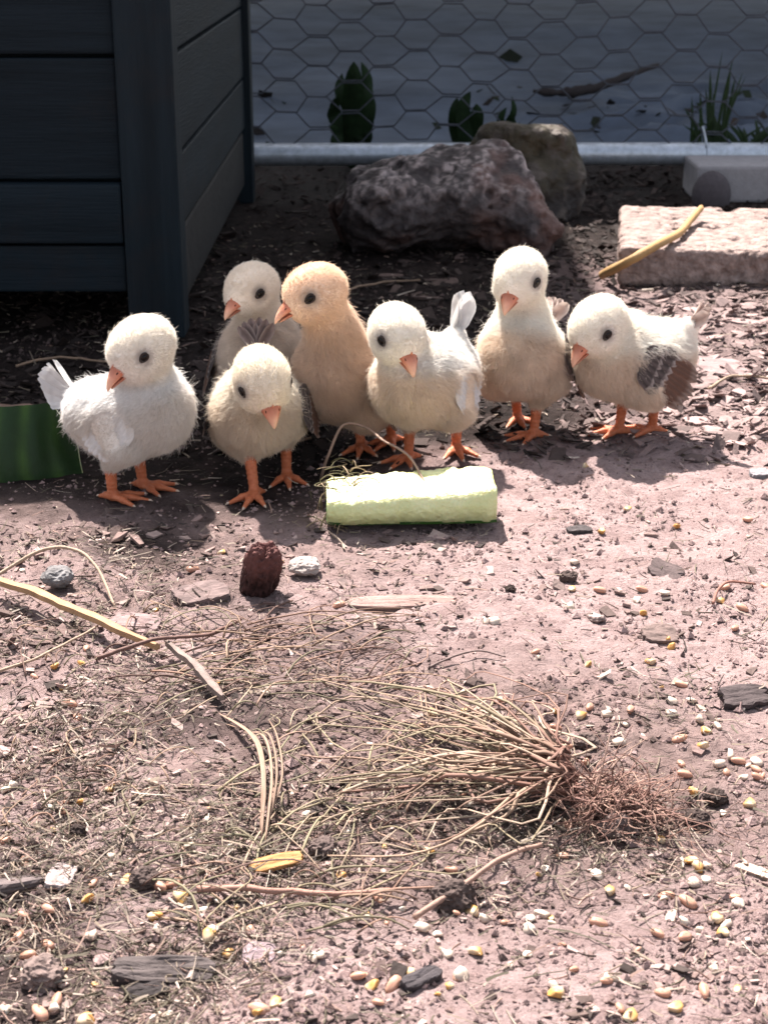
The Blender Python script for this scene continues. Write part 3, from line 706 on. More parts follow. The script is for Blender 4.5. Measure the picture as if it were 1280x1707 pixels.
    # long combing field with clumps
    cl_ = np.stack([fbm(P[:, 0] * 2.2 + 7 * k, P[:, 1] * 2.2, P[:, 2] * 2.2, oct=2, seed=60 + k + seed) for k in range(3)], 1) * 1.6
    ct = comb - np.sum(comb * Nn, 1)[:, None] * Nn
    ln = (0.23 + 0.33 * (1 - hw)) * s * rs.uniform(0.45, 1.25, NH)
    low = sstep(4.2, 2.6, P[:, 2]); ln *= 1 - 0.45 * low
    # keep clear: beak base, eyes, under the wings, tail root
    bd = np.linalg.norm(P - (bb - hf * 0.1), axis=1); keep = bd > 0.66 * s
    for e in eyes: keep &= np.linalg.norm((P - e), axis=1) > 0.30 * s
    ln *= 0.45 + 0.55 * sstep(0.6 * s, 1.5 * s, bd)
    for e in eyes: ln *= 0.5 + 0.5 * sstep(0.4 * s, 0.95 * s, np.linalg.norm(P - e, axis=1))
    for S, MW, wl in wings:
        q_ = (P - S) @ MW; inside = ((q_[:, 0] - wl * 0.5) / (wl * 0.42)) ** 2 + ((q_[:, 1] + 0.2) / (1.35 * s)) ** 2
        under = (inside < 1) & (np.abs(q_[:, 2]) < 1.8) ; ln = np.where(under, ln * 0.3, ln)
        lap = (inside >= 0.8) & (inside < 2.2) & (np.abs(q_[:, 2]) < 1.8) & ((q_[:, 1] > 0.3) | (q_[:, 0] < 0.9)); ln = np.where(lap, np.maximum(ln, 0.42 * s) * 1.25, ln)
    D1 = nrm(Nn * 0.75 + ct * 0.62 + cl_ * 0.30 + rs.normal(0, 0.22, (NH, 3)))
    D2 = nrm(Nn * 0.35 + ct * 0.85 + cl_ * 0.55 + rs.normal(0, 0.27, (NH, 3)))
    fly = rs.random(NH) < 0.03; ln = np.where(fly, ln * 1.8, ln)
    tdist = np.linalg.norm(P - tb, axis=1); ln *= 0.35 + 0.65 * sstep(0.5, 1.8, tdist)
    P, Nn, D1, D2, ln, hw = (q_[keep] for q_ in (P, Nn, D1, D2, ln, hw))
    n = len(P); p1 = P + D1 * (ln * 0.5)[:, None]; p2 = p1 + D2 * (ln * 0.5)[:, None]
    pts = np.stack([P - Nn * 0.04, p1, p2], 1).reshape(-1, 3) * CM
    cu = bpy.data.hair_curves.new('down'); cu.add_curves([3] * n)
    cu.attributes['position'].data.foreach_set('vector', pts.ravel().astype(np.float32))
    ra = cu.attributes.get('radius') or cu.attributes.new('radius', 'FLOAT', 'POINT')
    ra.data.foreach_set('value', np.tile(np.array([0.0078, 0.0066, 0.0022]) * CM, n).astype(np.float32))
    n_ = np.clip(0.5 + 1.2 * fbm(P[:, 0] * 0.8 + seed, P[:, 1] * 0.8, P[:, 2] * 0.8, oct=3, seed=seed), 0, 1)
    C = np.ones((n, 4)); C[:, :3] = np.clip(colour(P, hw, n_) * rs.normal(1, 0.06, (n, 1)), 0, 0.9)
    ca = cu.attributes.new('tint', 'FLOAT_COLOR', 'CURVE'); ca.data.foreach_set('color', C.ravel().astype(np.float32))
    cu.materials.append(M_hair)
    obj('down', cu, None, body_o)
    return root

P_white = dict(body=(0.79, 0.745, 0.695), head=(0.82, 0.75, 0.64), patch=(0.69, 0.63, 0.565), back=(0.86, 0.845, 0.825), wing=(0.78, 0.77, 0.76))
P_cream = dict(body=(0.78, 0.675, 0.555), head=(0.84, 0.765, 0.645), patch=(0.64, 0.535, 0.43), back=(0.83, 0.765, 0.665))
P_grey = dict(body=(0.77, 0.67, 0.58), head=(0.84, 0.76, 0.67), patch=(0.58, 0.48, 0.415), wing=(0.24, 0.185, 0.165))
P_buff = dict(body=(0.74, 0.585, 0.47), head=(0.80, 0.62, 0.475), patch=(0.62, 0.465, 0.36), wing=(0.36, 0.27, 0.225))
P_bright = dict(body=(0.80, 0.68, 0.56), head=(0.865, 0.805, 0.71), patch=(0.65, 0.535, 0.43), wing=(0.28, 0.22, 0.20), back=(0.88, 0.84, 0.775))  # back near white: sunlit tops painted into the down colour
# one after another along the row, from the coop side to the stone slab
def G(px, py): return gnd(px, py)
d = 0.945
make_chick('white chick with fanned white tail and turned head beside the green cucumber peel', [G(190, 835), G(240, 816)], at(216, 694, d), at(236, 580, d - 0.012), at(88, 640, d + 0.025),
           R(-12), R(-140), 0.24, R(-26), 0.90, P_white, ('white', 'wlong'), 'white', seed=1, hs=1.2, tail_n=8, tail_len=3.2, legh=(R(-18), R(-8)), wing_len=3.7, wing_drop=0.35, tail_fan=0.17, tdir=1.35, wing_lift=0.45, tail_w=3.2)
d = 1.07
make_chick('pale cream chick with brown wings standing tall directly behind another chick', [G(405, 738), G(452, 742)], at(440, 600, d), at(420, 482, d - 0.02), at(470, 560, d + 0.06),
           R(-88), R(-130), 0.35, R(-16), 0.97, P_grey, ('dark', 'brown'), 'grey', seed=2, hs=1.02, wing_out=0.34)
d = 0.965
make_chick('cream chick with dark wings lowering its head between white and buff chicks', [G(424, 828), G(478, 797)], at(430, 682, d + 0.012), at(437, 628, d - 0.036), at(424, 515, d + 0.055),
           R(-92), R(-62), 0.05, R(-46), 0.91, P_cream, ('dark', 'brown'), 'grey', seed=3, hs=1.12, wing_out=0.26, tail_len=2.4, hr=0.12)
d = 1.03
make_chick('buff orange chick with upright neck facing the coop', [G(602, 752), G(652, 742)], at(582, 640, d), at(525, 490, d - 0.034), at(686, 482, d + 0.055),
           R(-128), R(-160), 0.38, R(-18), 1.0, P_buff, ('grey', 'brown'), 'pink', seed=4, hs=1.04, tail_n=5, legh=(R(-120), R(-95)))
d = 0.995
make_chick('white chick with upright white tail standing right behind the cucumber slice', [G(680, 772), G(760, 757)], at(712, 640, d), at(662, 560, d - 0.020), at(774, 505, d + 0.03),
           R(-124), R(-62), 0.12, R(-30), 0.96, dict(P_bright, back=(0.8, 0.78, 0.74), wing=(0.7, 0.68, 0.66)), ('white', 'wlong'), 'white', seed=5, hs=1.07, wing_out=0.0, tail_n=6, tail_len=3.0, tail_fan=0.11, hr=-0.06, legh=(R(-80), R(-120)), wing_len=4.0, wing_drop=0.4, wing_lift=0.6)
d = 1.065
make_chick('white chick with long upright neck and brown wing between two white chicks', [G(862, 706), G(888, 734)], at(872, 602, d), at(866, 464, d - 0.015), at(948, 470, d + 0.06),
           R(-106), R(-118), 0.42, R(-26), 0.95, P_bright, ('dark', 'brown'), 'pink', seed=6, hs=1.08, wing_out=0.32, tail_n=4, tail_len=2.4, legh=(R(-150), R(-80)))
d = 1.06
make_chick('cream chick with dark patterned wings and curled tail in front of the stone slab', [G(1030, 724), G(1085, 722)], at(1056, 602, d), at(997, 543, d - 0.018), at(1190, 500, d + 0.0),
           R(-162), R(-142), 0.14, R(-32), 0.97, P_bright, ('dark', 'brown'), 'pink', seed=7, hs=1.12, tail_n=5, tail_len=2.2, legh=(R(-170), R(-165)), wing_len=5.2)

# ------------------------------------------------------------------ cucumber
M_flesh = mat('cucumber_flesh', (0.62, 0.66, 0.28), 0.35, 0.12, 90, bump=0.0005, bscale=250, col2=(0.80, 0.82, 0.50), sss=0.3, spec=0.5)
M_peel = mat('cucumber_peel', (0.012, 0.045, 0.010), 0.3, 0.5, 60, col2=(0.05, 0.13, 0.02), spec=0.5)
# long slice: peel below, flesh above with a scooped seed bed
c0 = gnd(545, 872); c1 = gnd(822, 868)
ln = np.linalg.norm(c1 - c0)
cs = empty('cucumber_slice', (*((c0 + c1) / 2)[:2], 0), math.atan2(c1[1] - c0[1], c1[0] - c0[0])); cs.location.z = float(HL(cs.location.x, cs.location.y)) + 0.003
tag(cs, 'thick pale cucumber slice lying flesh up in front of the chicks', 'cucumber')
xs = np.linspace(-ln / 2, ln / 2, 110)
sec = [(-0.0175, 0.0048), (-0.0208, 0.016), (-0.0195, 0.0245), (-0.013, 0.0268), (-0.004, 0.0252), (0.006, 0.0258), (0.014, 0.0285), (0.020, 0.028), (0.0215, 0.018), (0.0175, 0.0048)]
def sec_at(x, sc):
    e = 1 - 0.10 * sstep(ln / 2 - 0.006, ln / 2, abs(x))
    tp_ = (0.70 + 0.22 * (x + ln / 2) / ln)
    return [(x, y * e * (1 + 0.14 * float(fbm(np.array(x * 90), np.array(y * 200), oct=2, seed=401))), (0.0125 * tp_) + (z - 0.0125) * tp_ * e * (1 + 0.22 * float(fbm(np.array(x * 260 + 3), np.array(y * 300), oct=3, seed=403)) + 0.04 * sstep(0.02, 0.05, x))) for y, z in sec]
Vv = np.array([p for x in xs for p in sec_at(x, 1)]); m = len(sec); F = []
for i in range(len(xs) - 1):
    for j in range(m): F.append([i * m + j, (i + 1) * m + j, (i + 1) * m + (j + 1) % m, i * m + (j + 1) % m])
F.append(list(range(m))); F.append([(len(xs) - 1) * m + j for j in range(m)][::-1])
yel = np.array([[1.0, 1.0, 1.0]] * len(Vv)); core = np.exp(-((Vv[:, 1]) / 0.011) ** 2) * (Vv[:, 2] > 0.022)
patch = sstep(0.05, 0.25, fbm(Vv[:, 0] * 60, Vv[:, 1] * 60, oct=2, seed=411))
yel = yel * (1 - core[:, None]) + np.array([1.0, 0.98, 0.55]) * core[:, None]
side = sstep(0.022, 0.012, Vv[:, 2])[:, None]; yel = yel * (1 - side) + np.array([0.92, 1.0, 0.92]) * side
M_flesh2 = mat('cucumber_flesh_cut', (0.54, 0.56, 0.27), 0.4, 0.12, 60, bump=0.002, bscale=260, col2=(0.68, 0.69, 0.42), sss=0.3, spec=0.5, tint=True)
obj('flesh', mesh('flesh', Vv, F, True, yel), M_flesh2, cs)
psec = [(-0.0178, 0.0046), (-0.0165, 0.0026), (-0.010, 0.0010), (0.0, 0.0004), (0.010, 0.0010), (0.0165, 0.0026), (0.0178, 0.0046)]
Vv = np.array([(x * 1.004, y * (1 - 0.10 * float(sstep(ln / 2 - 0.006, ln / 2, abs(x)))), z + 0.0006 * float(fbm(np.array(x * 200), np.array(y * 50), seed=5))) for x in xs for y, z in psec]); m = len(psec); F = []
for i in range(len(xs) - 1):
    for j in range(m): F.append([i * m + j, i * m + (j + 1) % m, (i + 1) * m + (j + 1) % m, (i + 1) * m + j])
F.append(list(range(m))[::-1]); F.append([(len(xs) - 1) * m + j for j in range(m)])
obj('peel', mesh('peel', Vv, F, False), M_peel, cs)
# thin curved strip of green peel standing on its edge by the coop
M_peel2 = mat('striped_peel', white, 0.5, 0.3, 60, tint=True, spec=0.3, trans=0.2, bump=0.0004, bscale=300)
cc = gnd(24, 812); hx = empty('cucumber_peel', (cc[0], cc[1] + 0.004, 0.0)); tag(hx, 'thin dark green curved cucumber peel standing beside the white chick', 'cucumber peel')
nu, nh = 46, 14; uu = np.linspace(-1, 1, nu); Vo = []; C = []
for u in uu:
    top = 0.047 - 0.013 * max(-u + 0.1, 0) ** 1.6 - 0.022 * max(u - 0.72, 0) / 0.28 + 0.0012 * float(fbm(np.array(u * 7), np.array(1.0), seed=431))
    for h in np.linspace(0, 1, nh):
        x = u * 0.052 - 0.006 * h * max(u, 0) - 0.012; y = 0.016 * u ** 2 + 0.016 * h ** 1.6 + 0.0008 * math.cos(u * 19)
        Vo.append((x, y, h * top)); st = 0.5 + 0.5 * math.cos(u * 17 + 0.6 * math.sin(h * 4)); t_ = st ** 3 * (0.2 + 0.8 * float(vnoise(np.array(u * 6 + 9), np.array(h * 3), seed=421)))
        C.append(np.array([0.012, 0.040, 0.007]) * (1 - t_) + np.array([0.055, 0.125, 0.014]) * t_)
Vo = np.array(Vo); C = np.array(C); F = [[i * nh + j, (i + 1) * nh + j, (i + 1) * nh + j + 1, i * nh + j + 1] for i in range(nu - 1) for j in range(nh - 1)]
po = obj('peel', mesh('peel', Vo, F, True, C), M_peel2, hx)
fo = obj('flesh', mesh('flesh', Vo + np.array([0, 0.0022, -0.0008]), [f_[::-1] for f_ in F], True), M_flesh, hx)
md = fo.modifiers.new('thickness', 'SOLIDIFY'); md.thickness = 0.0012; md.offset = 1

# ------------------------------------------------------------------ litter: sticks, chips, straw
def onground(pts, dz=0.001, wiggle=0.0, seed=0):
    P = np.array([[*gnd(a_[0], a_[1])[:2], a_[2] if len(a_) > 2 else 0.0] for a_ in pts])
    return P
def stick(name, label, cat, pts, r, col, n=30, m=M_wood, flat=1.0, jit=0.1, taper=(1, 0.7), tip=None, wob=0.0):
    P = spline(onground(pts), n); g = H(P[:, 0], P[:, 1])
    P[:, 2] = np.maximum(P[:, 2] + HL(P[:, 0], P[:, 1]), g) + r * 0.8 * flat
    if wob: P += wob * np.stack([fbm(P[:, 0] * 90 + k * 5, P[:, 1] * 90, oct=2, seed=77 + k) for k in range(3)], 1) * np.array([1, 1, 0.4])
    o_ = P.mean(0); o_[2] = P[:, 2].min()
    rad = r * np.linspace(taper[0], taper[1], n)
    v, f = tube(P - o_, rad, 8, flat, jit)
    c = np.array(col)[None] * (1 + 0.25 * fbm(v[:, 0] * 400, v[:, 1] * 60, oct=2, seed=3))[:, None] * np.ones((len(v), 3))
    ob = obj(name, mesh(name, v, f, True, c), m, None, o_); tag(ob, label, cat); return ob
STRAW, PALE, TWIG, DRK = (0.42, 0.30, 0.16), (0.34, 0.245, 0.175), (0.14, 0.075, 0.06), (0.06, 0.045, 0.042)
# the stick leaning on the slab
P = spline([gnd(1004, 458, 0.006), gnd(1045, 437, 0.030), gnd(1090, 411, 0.0425), gnd(1132, 388, 0.0425), gnd(1150, 367, 0.044), gnd(1168, 347, 0.049)], 24); o_ = P[0].copy(); o_[2] = 0
v, f = tube(P - o_, 0.0042 * np.linspace(1.15, 0.8, 24), 9, 1, 0.1)
tag(obj('stick', mesh('stick', v, f, True, np.broadcast_to(np.array((0.36, 0.22, 0.09)), (len(v), 3))), M_wood, None, o_), 'bent yellow stick leaning across the pink stone slab', 'stick')
def splinter(name, label, cat, pts, wd, th, col, n=26):
    P = spline(onground(pts), n); g = HL(P[:, 0], P[:, 1]); P[:, 2] = P[:, 2] + g + 0.002
    o_ = P.mean(0); o_[2] = P[:, 2].min(); P = P - o_
    T = nrm(np.gradient(P, axis=0)); S = nrm(np.cross(T, [0, 0, 1.0])); Vv = []; F = []
    for i in range(n):
        w_ = wd * (0.8 + 0.5 * float(fbm(np.array(i * 0.35), np.array(wd * 999), oct=2, seed=8))) * (0.35 + 0.65 * min(1, (n - i) / 5, (i + 1) / 4)) * rng.uniform(0.85, 1.1)
        for (a_, z) in ((-1, 0), (-1, 0.8), (-0.4, 1.0), (0.3, 0.85), (1, 1.0), (1, 0)): Vv.append(P[i] + S[i] * a_ * w_ / 2 + np.array([0, 0, z * th]))
    for i in range(n - 1):
        for j in range(6): F.append([i * 6 + j, i * 6 + (j + 1) % 6, (i + 1) * 6 + (j + 1) % 6, (i + 1) * 6 + j])
    F.append(list(range(6))); F.append([(n - 1) * 6 + j for j in range(6)][::-1])
    Vv = np.array(Vv); c = np.array(col)[None] * (1 + 0.5 * fbm(Vv[:, 0] * 300, Vv[:, 1] * 100, oct=2, seed=3))[:, None]
    return tag(obj(name, mesh(name, Vv, F, False, c), M_wood, None, o_), label, cat)
splinter('wood_splinter', 'long pale yellow wood splinter lying beneath a dark twig', 'wood splinter', [(-20, 980, 0.006), (60, 1012, 0.008), (150, 1052, 0.006), (265, 1100, 0.004)], 0.0065, 0.003, (0.34, 0.205, 0.11))
splinter('wood_splinter', 'grey frayed wood strip continuing the yellow splinter to the straw', 'wood splinter', [(280, 1092, 0.004), (330, 1140, 0.005), (372, 1180, 0.002)], 0.005, 0.003, (0.20, 0.15, 0.13))
stick('twig', 'dark curved twig lying across the pale yellow splinter', 'twig', [(160, 1106, 0.002), (250, 1100, 0.010), (340, 1076, 0.006), (402, 1038, 0.002)], 0.0011, TWIG, wob=0.002)
stick('stem', 'pale dry stem arching over the soil near grey dropping', 'stem', [(-20, 968, 0.002), (60, 953, 0.012), (125, 955, 0.014), (165, 975, 0.009), (192, 1012, 0.001)], 0.0011, PALE)
stick('stem', 'thin straight dry stem touching the yellow wood splinter', 'stem', [(-20, 1128, 0.001), (70, 1106, 0.004), (165, 1062, 0.006)], 0.0008, PALE)
stick('stem', 'reddish stalk lying flat below the yellow wood chip', 'stem', [(330, 1500, 0.003), (430, 1502, 0.005), (560, 1500, 0.004), (650, 1490, 0.003)], 0.0013, (0.31, 0.17, 0.13), wob=0.002)
stick('stem', 'thin brown stem curving from the seed heap towards straw roots', 'stem', [(690, 1535, 0.002), (760, 1505, 0.006), (850, 1470, 0.012), (900, 1440, 0.008)], 0.0012, (0.29, 0.18, 0.14))
stick('twig', 'short reddish twig hooked over a yellow corn piece', 'twig', [(1188, 1003, 0.001), (1195, 990, 0.004), (1215, 978, 0.004), (1258, 972, 0.001)], 0.0009, (0.26, 0.12, 0.09))
stick('twig', 'fine grey twig lying on the bare dirt', 'twig', [(715, 1120, 0.001), (760, 1106, 0.003), (800, 1098, 0.003), (842, 1104, 0.001)], 0.0006, (0.16, 0.11, 0.10))
stick('twig', 'thin forked looking twig above the straw tuft', 'twig', [(750, 1236, 0.001), (800, 1212, 0.005), (855, 1190, 0.002)], 0.0008, (0.20, 0.13, 0.10))
stick('stem', 'thin stalk arched over the cucumber slice', 'stem', [(535, 800, 0.0), (548, 806, 0.018), (572, 798, 0.034), (606, 798, 0.034), (640, 822, 0.033), (680, 842, 0.031), (715, 870, 0.020)], 0.0010, (0.30, 0.20, 0.15))
for k, (pts, lab) in enumerate([([(1180, 655), (1225, 640), (1285, 642)], 'pale dry stalk right of the chick by the slab'), ([(30, 620), (110, 606), (190, 612)], 'dry stalk lying under the edge of the coop'),
                                ([(560, 500), (620, 478), (700, 470)], 'brown stalk lying behind the buff chick'), ([(430, 735), (470, 742), (520, 738)], 'thin stalk on dark soil between chicks')]):
    stick('stem', lab, 'stem', [(*p, 0.003) for p in pts], 0.0012, PALE if k < 1 else (0.24, 0.16, 0.11), wob=0.003)

def chip(name, label, cat, px, py, L_, W_, T_, yaw, col, tilt=(0, 0), m=M_bark, group=None, seed=0, lift=0.0, rough=0.2, sink=0.3):
    # a broken slab of bark or wood: irregular outline, layered edge, real thickness
    r_ = np.random.default_rng(900 + seed); n = 12 if seed >= 100 else 40; nr = 2 if seed >= 100 else 7
    a_ = np.linspace(0, 2 * math.pi, n, endpoint=False)
    sq = 1 / (np.abs(np.cos(a_)) ** 4 + np.abs(np.sin(a_)) ** 4) ** 0.25
    rr = sq * (1 + rough * 1.6 * fbm(np.cos(a_) * 1.6 + seed, np.sin(a_) * 1.6, oct=4, seed=seed, gain=0.7) - rough * 0.2)
    ring = np.stack([np.cos(a_) * rr * L_ / 2, np.sin(a_) * rr * W_ / 2], 1); Vv = []; F = []
    def gz_(q, z): return T_ * (z + 0.35 * float(fbm(np.array(q[0] / L_ * 2.5 + seed), np.array(q[1] / W_ * 2.5), oct=2, seed=seed)) + (0.28 * float(fbm(np.array(q[0] / L_ * 3 + seed), np.array(q[1] / W_ * 9), oct=3, seed=seed + 4)) if z > 0.5 else 0))
    for z, s_ in ((0.0, 0.90), (0.3, 1.0), (0.55, 0.94), (0.62, 0.99), (0.95, 0.95)):
        for q in ring * s_ * (1 + r_.uniform(-0.03, 0.03, (n, 1))): Vv.append((q[0], q[1], gz_(q, z)))
    for l in range(nr):
        for q in ring * (0.95 * (1 - (l + 1) / (nr + 0.3))): Vv.append((q[0], q[1], gz_(q, 1.0)))
    for l in range(4 + nr):
        for j in range(n): F.append([l * n + j, l * n + (j + 1) % n, (l + 1) * n + (j + 1) % n, (l + 1) * n + j])
    F.append([(4 + nr) * n + j for j in range(n)]); F.append(list(range(n))[::-1])
    Vv = np.array(Vv); c = np.array(col)[None] * np.clip(1 + 1.1 * fbm(Vv[:, 0] / L_ * 4 + seed, Vv[:, 1] / W_ * 16, oct=3, seed=seed), 0.3, 1.6)[:, None] * (0.75 + 0.35 * (Vv[:, 2:3] > T_ * 0.7))
    p = gnd(px, py); o = obj(name, mesh(name, Vv, F, False, c), m, None, (p[0], p[1], float(H(p[0], p[1])) - T_ * sink + lift), (tilt[0], tilt[1], yaw))
    tag(o, label, cat, group); return o
p = gnd(437, 992); o = obj('bark_chunk', rock_mesh('bark_chunk', (0.0090, 0.0075, 0.0165), 66, 0.48, 5, box_=2.6, freq=1.5, colf=lambda v, d, r_, fi: np.array([0.115, 0.048, 0.043])[None] * (0.35 + 0.65 * sstep(-0.004, 0.012, d[:, 2]) + 0.8 * fi)[:, None]), M_bark, None, (p[0], p[1], 0.013), (0.30, 0.12, 0.2)); tag(o, 'reddish brown rotten bark chunk standing on the clippings', 'bark')
chip('bark_chip', 'thick dark charred wood slab lying on clippings and grain', 'wood', 275, 1618, 0.0375, 0.012, 0.007, 0.02, (0.075, 0.060, 0.058), (0.25, 0.04), seed=2, rough=0.12)
chip('bark_chip', 'small black bark crumb tucked under the charred wood slab', 'bark', 245, 1650, 0.016, 0.008, 0.005, 0.3, (0.03, 0.024, 0.024), seed=3)
chip('wood_chip', 'flat pale grey wood chip beside a dark bark piece', 'wood chip', 102, 1468, 0.019, 0.0105, 0.0025, 1.5, (0.30, 0.24, 0.23), (0.1, 0.1), seed=4, rough=0.1)
chip('bark_chip', 'dark curled bark piece touching the pale grey chip', 'bark', 25, 1478, 0.030, 0.014, 0.004, 0.6, (0.12, 0.095, 0.092), (-0.3, 0.2), seed=5)
chip('wood_chip', 'bright yellow wood chip lying on brown hay', 'wood chip', 462, 1446, 0.021, 0.0075, 0.0022, 0.25, (0.37, 0.195, 0.08), (0.2, -0.1), seed=6, rough=0.12, lift=0.003, sink=0)
chip('stone', 'flat grey stone near the charred wood slab', 'stone', 432, 1598, 0.012, 0.012, 0.004, 0, (0.24, 0.18, 0.19), seed=7, m=M_soilbit)
chip('bark_chip', 'long flat brown wood strip lying left of the bare dirt', 'wood', 668, 1002, 0.062, 0.014, 0.005, 0.05, (0.25, 0.17, 0.15), (0.1, 0), seed=8, rough=0.15)
chip('bark_chip', 'dark pointed bark flake lying alone on the bare dirt', 'bark', 1108, 950, 0.021, 0.016, 0.003, -0.5, (0.085, 0.062, 0.06), (0.25, 0.2), seed=9, rough=0.35)
chip('bark_chip', 'dark bark flake lying behind two yellow corn pieces', 'bark', 1098, 1058, 0.020, 0.016, 0.004, 0.15, (0.14, 0.10, 0.09), (0.2, 0.1), seed=10, rough=0.3)
chip('wood_chip', 'small upright grey wood chip on the dirt crumbs', 'wood chip', 990, 1030, 0.020, 0.007, 0.003, 1.9, (0.30, 0.23, 0.21), (0.05, 0.3), seed=11)
chip('bark_chip', 'black shaggy bark scrap with a grain caught in it', 'bark', 1240, 1165, 0.026, 0.016, 0.005, 0.2, (0.055, 0.042, 0.042), (0.2, 0), seed=12, rough=0.4)
chip('bark_chip', 'black curled scrap of bark among the grain', 'bark', 700, 1640, 0.016, 0.007, 0.004, 0.6, (0.05, 0.042, 0.045), (0.2, 0), seed=13)
chip('bark_chip', 'brown bark flake beside the green cucumber peel', 'bark', 18, 700, 0.05, 0.05, 0.006, 0.4, (0.26, 0.17, 0.13), (0.25, 0.15), seed=14)
chip('wood_chip', 'pale pink wood chip by the grain heap', 'wood chip', 1262, 1456, 0.018, 0.006, 0.002, -0.6, (0.46, 0.34, 0.28), seed=15)
chip('bark_chip', 'brown bark flake lying beneath the splinter and hay', 'bark', 335, 1000, 0.03, 0.022, 0.004, 0.5, (0.14, 0.10, 0.095), (0.1, 0), seed=16)
chip('bark_chip', 'grey brown bark flake beside the frayed wood strip', 'bark', 225, 1045, 0.028, 0.020, 0.004, -0.2, (0.20, 0.14, 0.135), (0.1, 0), seed=17)
chip('bark_chip', 'small black flake on the bare dirt near the cucumber slice', 'bark', 965, 888, 0.016, 0.010, 0.003, 0.1, (0.06, 0.05, 0.05), seed=18)
chip('bark_chip', 'flat grey pink flake of bark behind the dark winged chick', 'bark', 1200, 617, 0.045, 0.05, 0.006, 0.2, (0.24, 0.17, 0.165), (0.05, 0.1), seed=19)
chip('stone', 'flat blue grey stone on the dirt near the shadow', 'stone', 1266, 790, 0.014, 0.013, 0.004, 0, (0.25, 0.23, 0.24), seed=20, m=M_soilbit)
M_drop = mat('chalky_dropping', (0.05, 0.045, 0.045), 0.9, 0.5, 110, bump=0.001, bscale=300, col2=(0.24, 0.23, 0.23))
p = gnd(98, 978); o = obj('dropping', rock_mesh('dropping', (0.0085, 0.008, 0.0055), 8, 0.4, 4, freq=1.2), M_drop, None, (p[0], p[1], 0.006)); tag(o, 'grey white crumpled dropping by the arching stem', 'dropping')
p = gnd(508, 958); o = obj('pebble', rock_mesh('pebble', (0.0085, 0.008, 0.0045), 12, 0.35, 4), mat('white_pebble', (0.30, 0.255, 0.235), 0.85, 0.35, 150, bump=0.001), None, (p[0], p[1], 0.005)); tag(o, 'chalky white pebble beside the reddish bark chunk', 'pebble')
M_clod = mat('earth_clod', white, 0.95, 0.35, 250, bump=0.0012, bscale=500, tint=True, spec=0.1)
for k, (px, py, r, c, lab) in enumerate([(815, 1243, 0.0042, 0.05, 'black round clod of soil above the straw tuft'), (1192, 1332, 0.0055, 0.06, 'dark clod beside the yellow corn near grain heap'), (1162, 1368, 0.006, 0.07, 'larger dark clod right of the straw roots'),
                                         (1025, 1385, 0.0080, 0.16, 'grey brown clod held in the straw roots'), (990, 1350, 0.005, 0.16, 'small grey clod on top of the straw roots'), (540, 1418, 0.0065, 0.13, 'greyish clod beside the yellow wood chip'), (240, 1475, 0.0065, 0.09, 'dark crumbly clod among grains left of the hay'),
                                         (130, 1392, 0.004, 0.05, 'small black clod left of the hay'), (946, 965, 0.0055, 0.09, 'dark brown clod near the corn on bare dirt'), (850, 988, 0.0035, 0.05, 'tiny black clod on the bare dirt'), (330, 955, 0.0, 0, ''), (70, 1632, 0.009, 0.20, 'pinkish clod at the heap of wheat grains'), (755, 1500, 0.009, 0.09, 'broad dark clod under the straw stems'), (975, 1245, 0.006, 0.12, 'brown clod between wheat grains and straw')]):
    if r == 0: continue
    p = gnd(px, py); o = obj('soil_clod', rock_mesh('soil_clod', (r * 0.8, r * 0.72, r * 0.6), 20 + k, 0.6, 4, freq=1.9, colf=lambda v, d, r_, fi, c=c: np.array([c, c * 0.74, c * 0.67])[None] * (1 + 1.4 * fi)[:, None]), M_clod, None, (p[0], p[1], float(H(p[0], p[1])) + r * 0.4)); tag(o, lab, 'clod')

# straw tuft with its roots
def fibres(P0, D0, ln, rad, bend, k=4, sides=3, zfun=None):
    n = len(P0); s = np.linspace(0, 1, k)
    P = P0[:, None] + D0[:, None] * (ln[:, None] * s)[..., None] + bend[:, None] * (s ** 2)[None, :, None] * ln[:, None, None]
    if zfun is not None: P[..., 2] = np.maximum(P[..., 2], zfun(P[..., 0], P[..., 1]))
    T = nrm(np.gradient(P, axis=1)); S = nrm(np.cross(T, np.array([0.02, 0.01, 1.0]))); B = np.cross(S, T)
    a_ = np.linspace(0, 2 * math.pi, sides, endpoint=False); rr = rad[:, None] * (1 - 0.5 * s[None]) if np.ndim(rad) else rad
    V = P[:, :, None] + (np.cos(a_)[None, None, :, None] * S[:, :, None] + np.sin(a_)[None, None, :, None] * B[:, :, None]) * rr[..., None, None]
    base = (np.arange(n) * k * sides)[:, None, None]
    i = np.arange(k - 1)[:, None] * sides; j = np.arange(sides)[None]
    q = np.stack([i + j, i + (j + 1) % sides, i + sides + (j + 1) % sides, i + sides + j], -1).reshape(1, -1, 4)
    F = (base + q).reshape(-1, 4)
    return V.reshape(-1, 3), F
tuft_p = gnd(950, 1335); tuft = empty('straw_tuft', (tuft_p[0], tuft_p[1], 0)); tag(tuft, 'uprooted tuft of dry straw with tangled reddish roots on the dirt', 'straw tuft')
r_ = np.random.default_rng(77)
def lc(p): return np.asarray(p) - np.array([tuft_p[0], tuft_p[1], 0])
base = [(948, 1335, 0.012), (955, 1345, 0.010), (945, 1325, 0.014)]
ends = []
for k in range(78): ends.append((r_.uniform(500, 760) if k % 5 < 3 else r_.uniform(700, 890), r_.uniform(1150, 1340) , r_.uniform(0.001, 0.010)))
for k in range(26): ends.append((r_.uniform(540, 830), r_.uniform(1300, 1450), r_.uniform(0.001, 0.006)))
